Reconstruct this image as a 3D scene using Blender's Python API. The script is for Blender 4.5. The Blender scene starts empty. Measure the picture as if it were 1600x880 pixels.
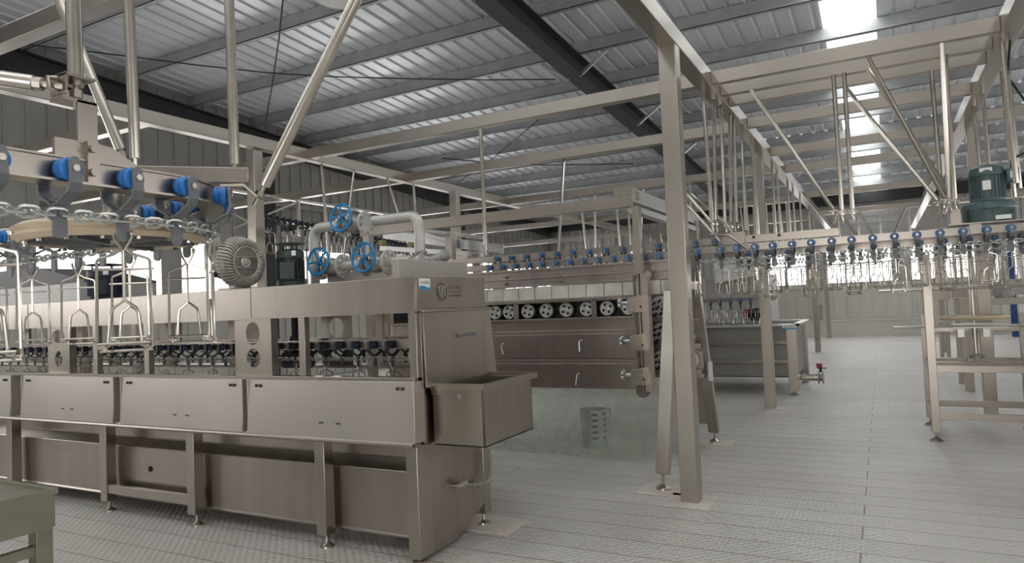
import bpy, math, random
from math import pi, sin, cos, sqrt, atan2
from mathutils import Vector as V, Matrix
random.seed(7)
SC = bpy.context.scene
COL = SC.collection
H = 1.6
# ------------------------------------------------------------------ camera
def camera_basis():
    c = (800., 440.); v1 = (-1230., 566.); v2 = (1378., 453.)
    f = sqrt(-((v1[0]-c[0])*(v2[0]-c[0]) + (v1[1]-c[1])*(v2[1]-c[1])))
    X = -V((v1[0]-c[0], v1[1]-c[1], f)).normalized()
    Y = V((v2[0]-c[0], v2[1]-c[1], f)).normalized()
    Y = (Y - X*X.dot(Y)).normalized()
    Z = X.cross(Y)
    if Z.y > 0: Z = -Z
    return X, Y, Z, f
CX, CY, CZ, FPX = camera_basis()
def ray(px, py):
    r = V((px-800., py-440., FPX)); return V((CX.dot(r), CY.dot(r), CZ.dot(r)))
E0 = V((0, 0, H))
def atz(px, py, z): v = ray(px, py); return E0 + v*((z-H)/v.z)
def aty(px, py, y): v = ray(px, py); return E0 + v*(y/v.y)
def atx(px, py, x): v = ray(px, py); return E0 + v*(x/v.x)

def vpix(px, py, base):                       # point at the same camera depth as base
    r = ray(px, py); f = V((CX.z, CY.z, CZ.z)); return E0+r*((V(base)-E0).dot(f)/r.dot(f))
# ------------------------------------------------------------------ materials
def new_mat(name):
    m = bpy.data.materials.new(name); m.use_nodes = True
    return m, m.node_tree, m.node_tree.nodes['Principled BSDF']
def mat(name, col, metal=0., rough=.5, var=.0, scale=6., stretch=(1, 1, 1), bump=0., rvar=0., spec=.5):
    m, t, b = new_mat(name)
    b.inputs['Base Color'].default_value = (*col, 1); b.inputs['Metallic'].default_value = metal
    b.inputs['Roughness'].default_value = rough; b.inputs['Specular IOR Level'].default_value = spec
    if var or bump or rvar:
        tc = t.nodes.new('ShaderNodeTexCoord'); mp = t.nodes.new('ShaderNodeMapping')
        mp.inputs['Scale'].default_value = stretch
        n = t.nodes.new('ShaderNodeTexNoise'); n.inputs['Scale'].default_value = scale; n.inputs['Detail'].default_value = 4
        t.links.new(tc.outputs['Object'], mp.inputs['Vector']); t.links.new(mp.outputs['Vector'], n.inputs['Vector'])
        if var:
            r = t.nodes.new('ShaderNodeValToRGB')
            r.color_ramp.elements[0].position = .3; r.color_ramp.elements[1].position = .7
            r.color_ramp.elements[0].color = (*[c*(1-var) for c in col], 1); r.color_ramp.elements[1].color = (*[min(1, c*(1+var)) for c in col], 1)
            t.links.new(n.outputs['Fac'], r.inputs['Fac']); t.links.new(r.outputs['Color'], b.inputs['Base Color'])
        if rvar:
            q = t.nodes.new('ShaderNodeMapRange'); q.inputs['To Min'].default_value = rough-rvar; q.inputs['To Max'].default_value = rough+rvar
            t.links.new(n.outputs['Fac'], q.inputs['Value']); t.links.new(q.outputs['Result'], b.inputs['Roughness'])
        if bump:
            u = t.nodes.new('ShaderNodeBump'); u.inputs['Strength'].default_value = bump; u.inputs['Distance'].default_value = .01
            t.links.new(n.outputs['Fac'], u.inputs['Height']); t.links.new(u.outputs['Normal'], b.inputs['Normal'])
    return m
M = {}
M['steel'] = mat('brushed_stainless', (.42, .38, .335), 1., .30, .03, 2, (1, 1, 1), .0, .04)
M['sheet'] = mat('stainless_sheet', (.39, .35, .31), 1., .31, .10, 2.2, (2.5, 2.5, .35), .015, .08)
M['panel'] = mat('satin_panel', (.50, .46, .43), .85, .40, .05, 1.5, (1, 1, .5), .02, .05)
M['tankpanel'] = mat('dull_tank_panel', (.26, .25, .235), .6, .45, .06, 2)
M['darksheet'] = mat('plucker_sheet', (.43, .375, .35), 1., .32, .08, 3, (3, 3, .4), .02, .06)
M['tube'] = mat('stainless_tube', (.56, .52, .46), 1., .24, .05, 8, (1, 1, 1), 0, .05)
M['galv'] = mat('zinc_plated_chain', (.62, .64, .62), .9, .32)
M['iron'] = mat('grey_coated_bracket', (.17, .18, .19), .3, .5, .1, 20)
M['darkiron'] = mat('near_black_bracket', (.05, .055, .06), .3, .45)  # bracket colour, much darker than the grey one
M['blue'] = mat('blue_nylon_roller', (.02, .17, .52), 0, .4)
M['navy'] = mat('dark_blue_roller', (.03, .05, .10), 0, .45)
M['bluewheel'] = mat('blue_painted_iron', (.01, .20, .46), 0, .35, .1, 30)
M['copper'] = mat('reddish_hub', (.40, .20, .14), .4, .5)
M['tan'] = mat('cast_nylon_rim', (.56, .46, .33), 0, .5, .12, 8)
M['disc'] = mat('dark_wheel_disc', (.12, .125, .13), .2, .55, .1, 10)
M['black'] = mat('black_rubber', (.012, .012, .014), 0, .5)
M['green'] = mat('teal_motor_paint', (.085, .13, .135), .15, .42, .12, 12)
M['darkgreen'] = mat('dark_green_motor_paint', (.035, .05, .045), .15, .45, .12, 12)
M['darkblue'] = mat('dark_blue_motor_paint', (.02, .025, .05), .1, .5)
M['pipe'] = mat('grey_painted_pipe', (.50, .49, .46), .35, .4, .06, 10)
M['castgrey'] = mat('cast_grey_valve', (.33, .32, .30), .5, .42, .2, 25, (1, 1, 1), .1)
M['blower'] = mat('cast_aluminium', (.50, .48, .43), .55, .45, .12, 15)
M['white'] = mat('white_label', (.80, .80, .78), 0, .5)
M['cyan'] = mat('blue_wave_print', (.01, .25, .55), 0, .45)
M['ink'] = mat('dark_print', (.06, .06, .06), 0, .5)
M['red'] = mat('red_plastic', (.35, .02, .03), 0, .4)
M['etch'] = mat('etched_mark', (.13, .11, .10), .3, .5)
M['etchpale'] = mat('etched_pale', (.47, .43, .40), .7, .45)
M['olive'] = mat('olive_steel_table', (.24, .235, .175), .6, .45, .08, 3, (1, 1, 4))
M['hole'] = mat('dark_opening', (.015, .013, .012), 0, .8)
M['nylon'] = mat('white_guide_block', (.62, .60, .54), .1, .4, .12, 8)
M['yellow'] = mat('yellow_nylon_roller', (.42, .36, .16), 0, .45)
M['aluw'] = mat('pale_aluminium', (.66, .66, .65), .75, .32, .05, 4)
M['housing'] = mat('grey_housing', (.44, .43, .41), .5, .5, .05, 2)
M['housingtop'] = mat('dark_housing_top', (.14, .14, .135), .3, .55)
M['cream'] = mat('cream_wall_panel', (.60, .59, .53), .0, .5, .05, 1.2)
M['siding'] = mat('grey_siding', (.43, .42, .40), .15, .5, .06, 1.5)
M['eave'] = mat('dark_steel_beam', (.028, .028, .03), .2, .6, .1, 3)
M['purlin'] = mat('galvanised_purlin', (.44, .45, .455), .3, .45, .12, 3)
M['rafter'] = mat('painted_rafter', (.055, .055, .058), .2, .55, .1, 3)
M['roof'] = mat('galvanised_roof', (.80, .83, .87), .35, .34, .10, 1.2, (1, .15, 1), .06, .1)
M['frame_w'] = mat('window_frame', (.42, .40, .38), .3, .5)
M['bluepost'] = mat('blue_painted_post', (.03, .08, .25), 0, .5)
M['cable'] = mat('black_cable', (.015, .015, .017), 0, .6)
M['bucketm'] = mat('grey_galvanised_bucket', (.42, .43, .43), .6, .4, .1, 8)
M['lampw'] = mat('white_enamel', (.75, .75, .72), 0, .4)
M['plate'] = mat('floor_fixing_plate', (.62, .55, .51), .15, .5, .08, 5)
M['brown'] = mat('brown_crossbar', (.16, .12, .10), .2, .5)

def pane_mat(name, tint, fac):
    m, t, b = new_mat(name); out = t.nodes['Material Output']
    tr = t.nodes.new('ShaderNodeBsdfTransparent'); tr.inputs['Color'].default_value = (*tint, 1)
    mx = t.nodes.new('ShaderNodeMixShader'); mx.inputs['Fac'].default_value = fac
    b.inputs['Base Color'].default_value = (.62, .68, .66, 1); b.inputs['Roughness'].default_value = .12
    t.links.new(tr.outputs[0], mx.inputs[1]); t.links.new(b.outputs[0], mx.inputs[2]); t.links.new(mx.outputs[0], out.inputs['Surface'])
    return m, t, b, mx
M['pane'] = pane_mat('window_pane', (.97, .98, 1), .06)[0]
g, t, b, mx = pane_mat('smudged_glass_sheet', (.90, .94, .90), .2)
b.inputs['Base Color'].default_value = (.50, .52, .47, 1)
n = t.nodes.new('ShaderNodeTexNoise'); n.inputs['Scale'].default_value = 5; n.inputs['Detail'].default_value = 6; n.inputs['Distortion'].default_value = 2
tc = t.nodes.new('ShaderNodeTexCoord'); q = t.nodes.new('ShaderNodeMapRange')
q.inputs['From Min'].default_value = .45; q.inputs['From Max'].default_value = .72; q.inputs['To Min'].default_value = .14; q.inputs['To Max'].default_value = .30
t.links.new(tc.outputs['Object'], n.inputs['Vector']); t.links.new(n.outputs['Fac'], q.inputs['Value']); t.links.new(q.outputs['Result'], mx.inputs['Fac'])
M['glass'] = g
# translucent skylight sheet
m, t, b = new_mat('skylight_sheet'); out = t.nodes['Material Output']
tr = t.nodes.new('ShaderNodeBsdfTransparent'); tr.inputs['Color'].default_value = (.85, .9, .92, 1)
tl = t.nodes.new('ShaderNodeBsdfTranslucent'); tl.inputs['Color'].default_value = (.85, .88, .88, 1)
mx = t.nodes.new('ShaderNodeMixShader'); mx.inputs['Fac'].default_value = .4
tr.inputs['Color'].default_value = (.95, .98, 1, 1); mx.inputs['Fac'].default_value = .25
t.links.new(tr.outputs[0], mx.inputs[1]); t.links.new(tl.outputs[0], mx.inputs[2]); t.links.new(mx.outputs[0], out.inputs['Surface'])
M['skylight'] = m
# tread-plate floor
def floor_mat():
    m, t, b = new_mat('tread_plate_floor'); N = t.nodes.new; L = t.links.new
    tc = N('ShaderNodeTexCoord')
    br = N('ShaderNodeTexBrick'); br.inputs['Scale'].default_value = 1; br.inputs['Brick Width'].default_value = 6.1; br.inputs['Row Height'].default_value = .27
    br.inputs['Mortar Size'].default_value = .006; br.inputs['Mortar Smooth'].default_value = .4
    br.inputs['Color1'].default_value = (.53, .51, .48, 1); br.inputs['Color2'].default_value = (.57, .55, .52, 1); br.inputs['Mortar'].default_value = (.27, .245, .22, 1)
    L(tc.outputs['Object'], br.inputs['Vector'])
    mp = N('ShaderNodeMapping'); mp.inputs['Scale'].default_value = (22, 22, 1); mp.inputs['Rotation'].default_value = (0, 0, pi/4)
    L(tc.outputs['Object'], mp.inputs['Vector'])
    sp = N('ShaderNodeSeparateXYZ'); L(mp.outputs['Vector'], sp.inputs[0])
    def mt(op, a, c=None):
        k = N('ShaderNodeMath'); k.operation = op
        for i, x in enumerate((a, c)):
            if x is None: continue
            if isinstance(x, (int, float)): k.inputs[i].default_value = x
            else: L(x, k.inputs[i])
        return k.outputs[0]
    sx = mt('SINE', mt('MULTIPLY', sp.outputs['X'], pi)); sy = mt('SINE', mt('MULTIPLY', sp.outputs['Y'], pi))
    bumps = mt('POWER', mt('ABSOLUTE', mt('MULTIPLY', sx, sy)), 2.5)
    ns = N('ShaderNodeTexNoise'); ns.inputs['Scale'].default_value = .9; ns.inputs['Detail'].default_value = 5; L(tc.outputs['Object'], ns.inputs['Vector'])
    mixc = N('ShaderNodeMix'); mixc.data_type = 'RGBA'; mixc.blend_type = 'MULTIPLY'; mixc.inputs['Factor'].default_value = .45
    rp = N('ShaderNodeValToRGB'); rp.color_ramp.elements[0].position = .35; rp.color_ramp.elements[1].position = .65
    rp.color_ramp.elements[0].color = (.72, .70, .66, 1); rp.color_ramp.elements[1].color = (1, 1, 1, 1); L(ns.outputs['Fac'], rp.inputs['Fac'])
    L(br.outputs['Color'], mixc.inputs['A']); L(rp.outputs['Color'], mixc.inputs['B']); L(mixc.outputs['Result'], b.inputs['Base Color'])
    hgt = mt('SUBTRACT', bumps, mt('MULTIPLY', br.outputs['Fac'], 1.5))
    bp = N('ShaderNodeBump'); bp.inputs['Strength'].default_value = .9; bp.inputs['Distance'].default_value = .009
    L(hgt, bp.inputs['Height']); L(bp.outputs['Normal'], b.inputs['Normal'])
    b.inputs['Metallic'].default_value = .1; b.inputs['Roughness'].default_value = .45
    return m
M['floor'] = floor_mat()

# ------------------------------------------------------------------ mesh builder
class MB:
    def __init__(s): s.v = []; s.f = []; s.mi = []; s.cur = 0
    def add(s, vs, fs):
        o = len(s.v); s.v += [V(x) for x in vs]
        for q in fs: s.f.append([o+i for i in q]); s.mi.append(s.cur)
        return s
    def hexa(s, b, t): return s.add(list(b)+list(t), [(3, 2, 1, 0), (4, 5, 6, 7), (0, 1, 5, 4), (1, 2, 6, 5), (2, 3, 7, 6), (3, 0, 4, 7)])
    def box(s, x0, x1, y0, y1, z0, z1):
        return s.hexa([(x0, y0, z0), (x1, y0, z0), (x1, y1, z0), (x0, y1, z0)], [(x0, y0, z1), (x1, y0, z1), (x1, y1, z1), (x0, y1, z1)])
    def beam(s, p, q, w, h, up=(0, 0, 1)):
        p, q = V(p), V(q); d = (q-p).normalized(); a = d.cross(V(up))
        if a.length < 1e-4: a = d.cross(V((1, 0, 0)))
        a = a.normalized(); u = a.cross(d).normalized(); a = a*w/2; u = u*h/2
        return s.hexa([p-a-u, p+a-u, p+a+u, p-a+u], [q-a-u, q+a-u, q+a+u, q-a+u])
    def frame3(s, d):
        d = V(d).normalized(); a = d.cross(V((0, 0, 1)))
        if a.length < 1e-3: a = V((1, 0, 0))
        a = a.normalized(); return d, a, d.cross(a).normalized()
    def cyl(s, p, q, r, n=12, r2=None, caps=True):
        p, q = V(p), V(q); d, a, b = s.frame3(q-p); r2 = r if r2 is None else r2
        R = [p+(a*cos(2*pi*i/n)+b*sin(2*pi*i/n))*r for i in range(n)]+[q+(a*cos(2*pi*i/n)+b*sin(2*pi*i/n))*r2 for i in range(n)]
        F = [(i, (i+1) % n, n+(i+1) % n, n+i) for i in range(n)]
        if caps: F += [tuple(range(n-1, -1, -1)), tuple(range(n, 2*n))]
        return s.add(R, F)
    def tube(s, pts, r, n=8, closed=False):
        pts = [V(p) for p in pts]; k = len(pts); vs = []; prev = None
        for i, p in enumerate(pts):
            if closed: d = (pts[(i+1) % k]-pts[i-1]).normalized()
            elif i == 0: d = (pts[1]-p).normalized()
            elif i == k-1: d = (p-pts[i-1]).normalized()
            else:
                d = ((p-pts[i-1]).normalized()+(pts[i+1]-p).normalized())
                d = d.normalized() if d.length > 1e-6 else (pts[i+1]-p).normalized()
            if prev is None: _, a, b = s.frame3(d)
            else:
                a = prev-d*prev.dot(d)
                a = a.normalized() if a.length > 1e-6 else s.frame3(d)[1]
                b = d.cross(a).normalized()
            prev = a
            vs += [p+(a*cos(2*pi*j/n)+b*sin(2*pi*j/n))*r for j in range(n)]
        F = []
        for i in range(k if closed else k-1):
            o, w = i*n, ((i+1) % k)*n
            F += [(o+j, o+(j+1) % n, w+(j+1) % n, w+j) for j in range(n)]
        if not closed: F += [tuple(range(n-1, -1, -1)), tuple((k-1)*n+j for j in range(n))]
        return s.add(vs, F)
    def lathe(s, prof, c=(0, 0, 0), axis=(0, 0, 1), n=24, ring=False):
        c = V(c); d, a, b = s.frame3(axis); vs = []
        for r, z in prof:
            vs += [c+d*z+(a*cos(2*pi*i/n)+b*sin(2*pi*i/n))*max(r, 1e-4) for i in range(n)]
        F = []
        for k in range(len(prof)-1):
            o, w = k*n, (k+1)*n
            F += [(o+i, o+(i+1) % n, w+(i+1) % n, w+i) for i in range(n)]
        if ring:
            o = (len(prof)-1)*n; F += [(o+i, o+(i+1) % n, (i+1) % n, i) for i in range(n)]
        else: F += [tuple(range(n-1, -1, -1)), tuple((len(prof)-1)*n+i for i in range(n))]
        return s.add(vs, F)
    def torus(s, c, axis, R, r, n=28, m=8):
        c = V(c); d, a, b = s.frame3(axis)
        return s.tube([c+(a*cos(2*pi*i/n)+b*sin(2*pi*i/n))*R for i in range(n)], r, m, True)
    def prism(s, poly, ext):
        poly = [V(p) for p in poly]; e = V(ext); k = len(poly)
        return s.add(poly+[p+e for p in poly], [tuple(range(k-1, -1, -1)), tuple(range(k, 2*k))]+[(i, (i+1) % k, k+(i+1) % k, k+i) for i in range(k)])
    def plate_hole(s, c, u, w, hu, hw, holes, th, n=20):
        """upright plate centre c, axes u,w, half sizes; holes [(cu,cw,ru,rw)] stacked along w"""
        c, u, w = V(c), V(u).normalized(), V(w).normalized(); nn = u.cross(w).normalized()*th
        holes = sorted(holes, key=lambda q: q[1]); cuts = [-hw]
        for a, b2 in zip(holes, holes[1:]): cuts.append((a[1]+b2[1])/2)
        cuts.append(hw)
        for (cu, cw, ru, rw), lo, hi in zip(holes, cuts, cuts[1:]):
            inner = [(cu+ru*cos(2*pi*i/n), cw+rw*sin(2*pi*i/n)) for i in range(n)]; outer = []
            for i in range(n):
                a = 2*pi*i/n; x, y = cos(a), sin(a)
                tx = ((hu-cu) if x > 0 else (hu+cu))/abs(x) if abs(x) > 1e-6 else 1e9
                ty = ((hi-cw) if y > 0 else (cw-lo))/abs(y) if abs(y) > 1e-6 else 1e9
                k = min(tx, ty); outer.append((cu+x*k, cw+y*k))
            # add real corners
            P = lambda q, k: c+u*q[0]+w*q[1]+nn*k
            vs = [P(q, 0) for q in inner]+[P(q, 0) for q in outer]+[P(q, 1) for q in inner]+[P(q, 1) for q in outer]; F = []
            for i in range(n):
                j = (i+1) % n
                F += [(i, j, n+j, n+i), (2*n+j, 2*n+i, 3*n+i, 3*n+j), (i, 2*n+i, 2*n+j, j), (n+j, 3*n+j, 3*n+i, n+i)]
            s.add(vs, F)
            for sx, lim in ((1, 0), (-1, 0)):
                for wy in (lo, hi):
                    # corner triangles
                    A = min((q for q in outer if abs(q[0]-sx*hu) < 1e-6), key=lambda q: abs(q[1]-wy), default=None)
                    B = min((q for q in outer if abs(q[1]-wy) < 1e-6), key=lambda q: abs(q[0]-sx*hu), default=None)
                    if A and B: s.prism([P(A, 0), P((sx*hu, wy), 0), P(B, 0)], nn)
        return s

WL = {}
def obj(name, mb, m, parent=None, bevel=0., angle=32):
    me = bpy.data.meshes.new(name)
    if parent is None:
        xs = [p.x for p in mb.v]; ys = [p.y for p in mb.v]; zs = [p.z for p in mb.v]
        loc = V(((min(xs)+max(xs))/2, (min(ys)+max(ys))/2, min(zs)))
    else: loc = WL[parent.name]
    me.from_pydata([tuple(p-loc) for p in mb.v], [], mb.f)
    ms = m if isinstance(m, (list, tuple)) else [m]
    for k in ms: me.materials.append(M[k] if isinstance(k, str) else k)
    if len(ms) > 1:
        for p, i in zip(me.polygons, mb.mi): p.material_index = i
    me.polygons.foreach_set('use_smooth', [True]*len(me.polygons))
    me.set_sharp_from_angle(angle=math.radians(angle)); me.update()
    o = bpy.data.objects.new(name, me); COL.objects.link(o)
    if parent is None: o.location = loc
    else: o.parent = parent
    WL[o.name] = loc
    if bevel:
        b = o.modifiers.new('bevel', 'BEVEL'); b.width = bevel; b.segments = 2; b.limit_method = 'ANGLE'; b.angle_limit = .7
    return o
def tag(o, label, cat, group=None):
    o['label'] = label; o['category'] = cat
    if group: o['group'] = group
    return o
def thing(name, label, cat, loc=(0, 0, 0), group=None, rot=0):
    o = bpy.data.objects.new(name, None); COL.objects.link(o); o.location = loc; o.rotation_euler = (0, 0, rot)
    o.empty_display_size = .1; WL[o.name] = V(loc)
    return tag(o, label, cat, group)
def struct(name, mb, m, parent=None, bevel=0.):
    o = obj(name, mb, m, parent, bevel); o['kind'] = 'structure'; return o
KIDS = {}
def copy_thing(src, loc, rz, label, group=None, scale=1.):
    c = src.copy(); COL.objects.link(c); c.location = loc; c.rotation_euler = (0, 0, rz); c.scale = (scale,)*3
    c['label'] = label
    if group: c['group'] = group
    for ch in src.children:
        d = ch.copy(); COL.objects.link(d); d.parent = c
        for gch in ch.children:
            e = gch.copy(); COL.objects.link(e); e.parent = d
    return c
ORD = 'first second third fourth fifth sixth seventh eighth ninth tenth eleventh twelfth thirteenth fourteenth fifteenth sixteenth seventeenth eighteenth nineteenth twentieth'.split()
X_, Y_, Z_ = V((1, 0, 0)), V((0, 1, 0)), V((0, 0, 1))

# ================================================================== THE SHED
XL, XR, YB, YF = -13., 6.5, 28., -5.
def roofz(y): return 7.0-.063*y
mb = MB(); mb.box(XL, XR, YF, YB, -.06, 0); struct('floor', mb, 'floor')
# roof sheets, ribs running down the slope
def roof_sheet(x0, x1, ya, yb):
    mb = MB(); prof = []; x = x0; p = .3
    while x < x1-1e-6:
        for dx, dz in ((0, 0), (.20, 0), (.225, .03), (.275, .03)):
            if x+dx < x1: prof.append((x+dx, dz))
        x += p
    prof.append((x1, 0)); k = len(prof)
    vs = [(a, ya, roofz(ya)+b) for a, b in prof]+[(a, yb, roofz(yb)+b) for a, b in prof]+[(a, ya, roofz(ya)+.08) for a, b in prof]+[(a, yb, roofz(yb)+.08) for a, b in prof]
    F = []
    for i in range(k-1): F += [(i, i+1, k+i+1, k+i), (2*k+i+1, 2*k+i, 3*k+i, 3*k+i+1)]
    mb.add(vs, F); return mb
SK0, SK1 = -.65, .17
NB = 3.6                                       # near bay, unseen above and behind the camera; four strips added for light
ADDED_STRIPS = [(-9.6, -8.6), (-6.6, -5.6), (-3.6, -2.6), (2.4, 3.4)]
a = roof_sheet(XL, SK0, NB, YB); b = roof_sheet(SK1, XR, NB, YB); a.add(b.v, b.f)
xe = sorted([XL, XR, SK0, SK1]+[q for p in ADDED_STRIPS for q in p])
for x0, x1 in zip(xe[::2], xe[1::2]): b = roof_sheet(x0, x1, YF, NB); a.add(b.v, b.f)
struct('ceiling', a, 'roof')
mb = MB(); mb.hexa([(SK0, YF, roofz(YF)+.01), (SK1, YF, roofz(YF)+.01), (SK1, YB, roofz(YB)+.01), (SK0, YB, roofz(YB)+.01)], [(SK0, YF, roofz(YF)+.03), (SK1, YF, roofz(YF)+.03), (SK1, YB, roofz(YB)+.03), (SK0, YB, roofz(YB)+.03)])
struct('window_1', mb, 'skylight')
for i, (x0, x1) in enumerate(ADDED_STRIPS):
    mb = MB(); mb.hexa([(x0, YF, roofz(YF)+.01), (x1, YF, roofz(YF)+.01), (x1, NB, roofz(NB)+.01), (x0, NB, roofz(NB)+.01)], [(x0, YF, roofz(YF)+.03), (x1, YF, roofz(YF)+.03), (x1, NB, roofz(NB)+.03), (x0, NB, roofz(NB)+.03)])
    struct('window_%d' % (60+i), mb, 'skylight')  # added strips to brighten the floor and upper faces, never in view
# purlins (Z sections) along X, one every 1.63 m
tn = 0
y = 8.2-1.63*7
while y < YB-.5:
    tn += 1; mb = MB(); z = roofz(y)-.01
    mb.box(XL+.05, XR-.05, y-.006, y+.006, z-.24, z)
    mb.box(XL+.05, XR-.05, y, y+.08, z-.012, z+.0); mb.box(XL+.05, XR-.05, y-.08, y, z-.24, z-.228)
    mb.box(XL+.05, XR-.05, y-.08, y-.07, z-.24, z-.205)
    struct('trim_%d' % tn, mb, 'purlin'); y += 1.63
# rafters along Y
for xc in (XL+.15, -4.65):
    tn += 1; mb = MB(); P = lambda yy, dz: V((xc, yy, roofz(yy)-dz))
    mb.beam(P(YF+.05, .62), P(YB-.05, .62), .30, .02); mb.beam(P(YF+.05, .44), P(YB-.05, .44), .02, .36); mb.beam(P(YF+.05, .27), P(YB-.05, .27), .30, .02)
    r = struct('trim_%d' % tn, mb, 'rafter')
    if xc > -6:
        yy = 8.2-1.63*2
        while yy < 22:
            for sx in (-1, 1):
                mb = MB(); mb.beam((xc+sx*.10, yy, roofz(yy)-.62), (xc+sx*.62, yy, roofz(yy)-.26), .05, .05); struct('knee_brace', mb, 'purlin' if sx < 0 else 'aluw', r)
            yy += 3.26
# back wall
WZ0, WZ1 = 1.86, 3.35
def siding(x0, x1, z0, z1, yb, step=.32):
    mb = MB(); mb.box(x0, x1, yb, yb+.1, z0, z1); x = x0+.1
    while x < x1: mb.box(x, x+.04, yb-.055, yb, z0, z1); x += step
    return mb
struct('wall_back', siding(XL, XR, 0, WZ0, YB, .42), 'cream')
w = struct('wall_back_upper', siding(XL, XR, WZ1, 5.6, YB, .3), 'siding')
mb = MB()
for zz in (3.55, 3.8, 4.05, 4.3, 4.55): mb.box(XL, XR, YB-.07, YB-.055, zz, zz+.025)
struct('wall_back_girts', mb, 'purlin')
mb = MB(); mb.box(XL, XR, YB-.25, YB-.04, 4.75, 5.15); tn += 1; struct('trim_%d' % tn, mb, 'eave')
mb = MB(); mb.box(XL+.1, XR, YB-.6, YB-.03, 0, .56); mb.box(XL+.1, XR, YB-.63, YB-.03, .54, .58); struct('baseboard_back', mb, 'cream')
def window(n, p0, p1, z0, z1, inward, cells, bars):
    """frame with mullions and a pane from p0 to p1 (plan points)"""
    p0, p1 = V((*p0, 0)), V((*p1, 0)); d = (p1-p0); L = d.length; d.normalize(); i = V((*inward, 0))
    mb = MB(); Pt = lambda s, z, k=0: p0+d*s+i*k+V((0, 0, z))
    for z in (z0+.03, z1-.03): mb.beam(Pt(0, z), Pt(L, z), .08, .06)
    for zz in bars: mb.beam(Pt(0, zz), Pt(L, zz), .06, .05)
    for k in range(cells+1): mb.beam(Pt(max(.03, min(L-.03, L*k/cells)), z0), Pt(max(.03, min(L-.03, L*k/cells)), z1), .06, .08, up=i)
    f = struct('window_%d' % n, mb, 'frame_w')
    mb = MB(); mb.beam(Pt(0, (z0+z1)/2, -.02), Pt(L, (z0+z1)/2, -.02), .012, z1-z0); struct('window_pane', mb, 'pane', f)
struct('wall_back_infill', siding(XL, -4.7, WZ0, WZ1, YB, .3), 'siding')
wn = 2; x = -4.7
while x < XR-1:
    window(wn, (x, YB+.03), (x+2.3, YB+.03), WZ0, WZ1, (0, -1), 3, (2.6,)); wn += 1; x += 2.3
    mb = MB(); mb.box(x, x+.5, YB, YB+.1, WZ0, WZ1); struct('wall_back_pier', mb, 'siding'); x += .5
# left wall
LZ0, LZ1 = 1.7, 3.3
def siding_y(y0, y1, z0, z1, x, step=.34, slope=False):
    mb = MB(); zt = lambda yy: roofz(yy)+.07 if slope else z1
    mb.hexa([(x-.1, y0, z0), (x, y0, z0), (x, y1, z0), (x-.1, y1, z0)], [(x-.1, y0, zt(y0)), (x, y0, zt(y0)), (x, y1, zt(y1)), (x-.1, y1, zt(y1))])
    yy = y0+.1
    while yy < y1: mb.box(x, x+.03, yy, yy+.05, z0, zt(yy)-.02); yy += step
    return mb
struct('wall_left', siding_y(YF, YB, 0, LZ0, XL), 'cream')
struct('wall_left_upper', siding_y(YF, YB, LZ1, 0, XL, .36, True), 'siding')
y = YF+.3
while y < YB-1:
    window(wn, (XL-.03, y), (XL-.03, y+2.5), LZ0, LZ1, (1, 0), 3, ()); wn += 1; y += 2.5
    mb = MB(); mb.box(XL-.1, XL, y, y+.35, LZ0, LZ1); struct('wall_left_pier', mb, 'siding'); y += .35
for yc in (3.0, 11.7, 20.2):
    tn += 1; mb = MB(); mb.box(XL+.02, XL+.4, yc-.17, yc+.17, 0, roofz(yc)-.6); struct('trim_%d' % tn, mb, 'rafter')
tn += 1; mb = MB(); mb.box(XL+.02, XL+.12, 12.0, YB-.3, 4.28, 4.36); struct('trim_%d' % tn, mb, 'frame_w')
# right wall, out of frame; window band added, its height set for the light
struct('wall_right', siding_y(YF, YB, 0, 2.5, XR+.1), 'cream'); 
struct('wall_right_upper', siding_y(YF, YB, 3.4, 0, XR+.1, .36, True), 'siding')
window(wn, (XR+.03, YF+.3), (XR+.03, YB-.3), 2.5, 3.4, (-1, 0), 14, ()); wn += 1
# unseen front wall behind the camera; opening added and sized for frontal light
mb = MB(); mb.box(XL, XR, YF-.1, YF, 2.6, roofz(YF)); mb.box(XL, -2.2, YF-.1, YF, 0, 2.6); mb.box(1.2, XR, YF-.1, YF, 0, 2.6); struct('wall_front', mb, 'siding')

# ================================================================== OVERHEAD STAINLESS FRAME
fr = thing('overhead_frame', 'stainless overhead frame of square posts, long beams and many hanger rods under the roof', 'support frame', (-1.41, 5.48, 0))
ZB = 3.63
def post(x, y, zt, w=.14, plate=True, basez=.0):
    mb = MB(); mb.box(x-w/2, x+w/2, y-w/2, y+w/2, basez+.006, zt); p = obj('post', mb, 'steel', fr, .006)
    if plate: mb = MB(); mb.box(x-.19, x+.17, y-.17, y+.17, .0, .008); obj('base_plate', mb, 'plate', p)
for x, y in ((-1.41, 5.5), (-1.47, 10.36), (-1.6, 20.4), (-1.7, 26.5), (1.1, 10.3), (1.25, 20.0), (1.2, 26.5), (-6.65, 5.95), (-6.5, 10.2), (-6.5, 20.4), (4.5, 20.0)):
    post(x, y, ZB+.01)
def fbeam(p, q, w, h, name='beam'):
    mb = MB(); mb.beam(p, q, w, h); obj(name, mb, 'steel', fr, .005)
for x in (-1.41, 1.03): fbeam((x, -3, ZB+.075), (x, 27, ZB+.075), .15, .15)
fbeam((-6.6, -3, ZB+.075), (-6.6, 27, ZB+.075), .13, .14)
for y in (atz(90, 45, ZB).y, 4.55, 6.78, 8.95, 12.3, 16.5, 21):
    x1 = -6.66 if 4 < y < 5 else -1.48
    fbeam((XL+.2, y, ZB+.075), (x1, y, ZB+.075), .11, .13, 'cross_beam')
for y in [atz(1300, q, ZB).y+.035 for q in (98, 120, 139, 181, 232, 262)]+[16, 20]: fbeam((-1.335, y, ZB+.07), (.955, y, ZB+.07), .07, .13, 'cross_beam')
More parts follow.
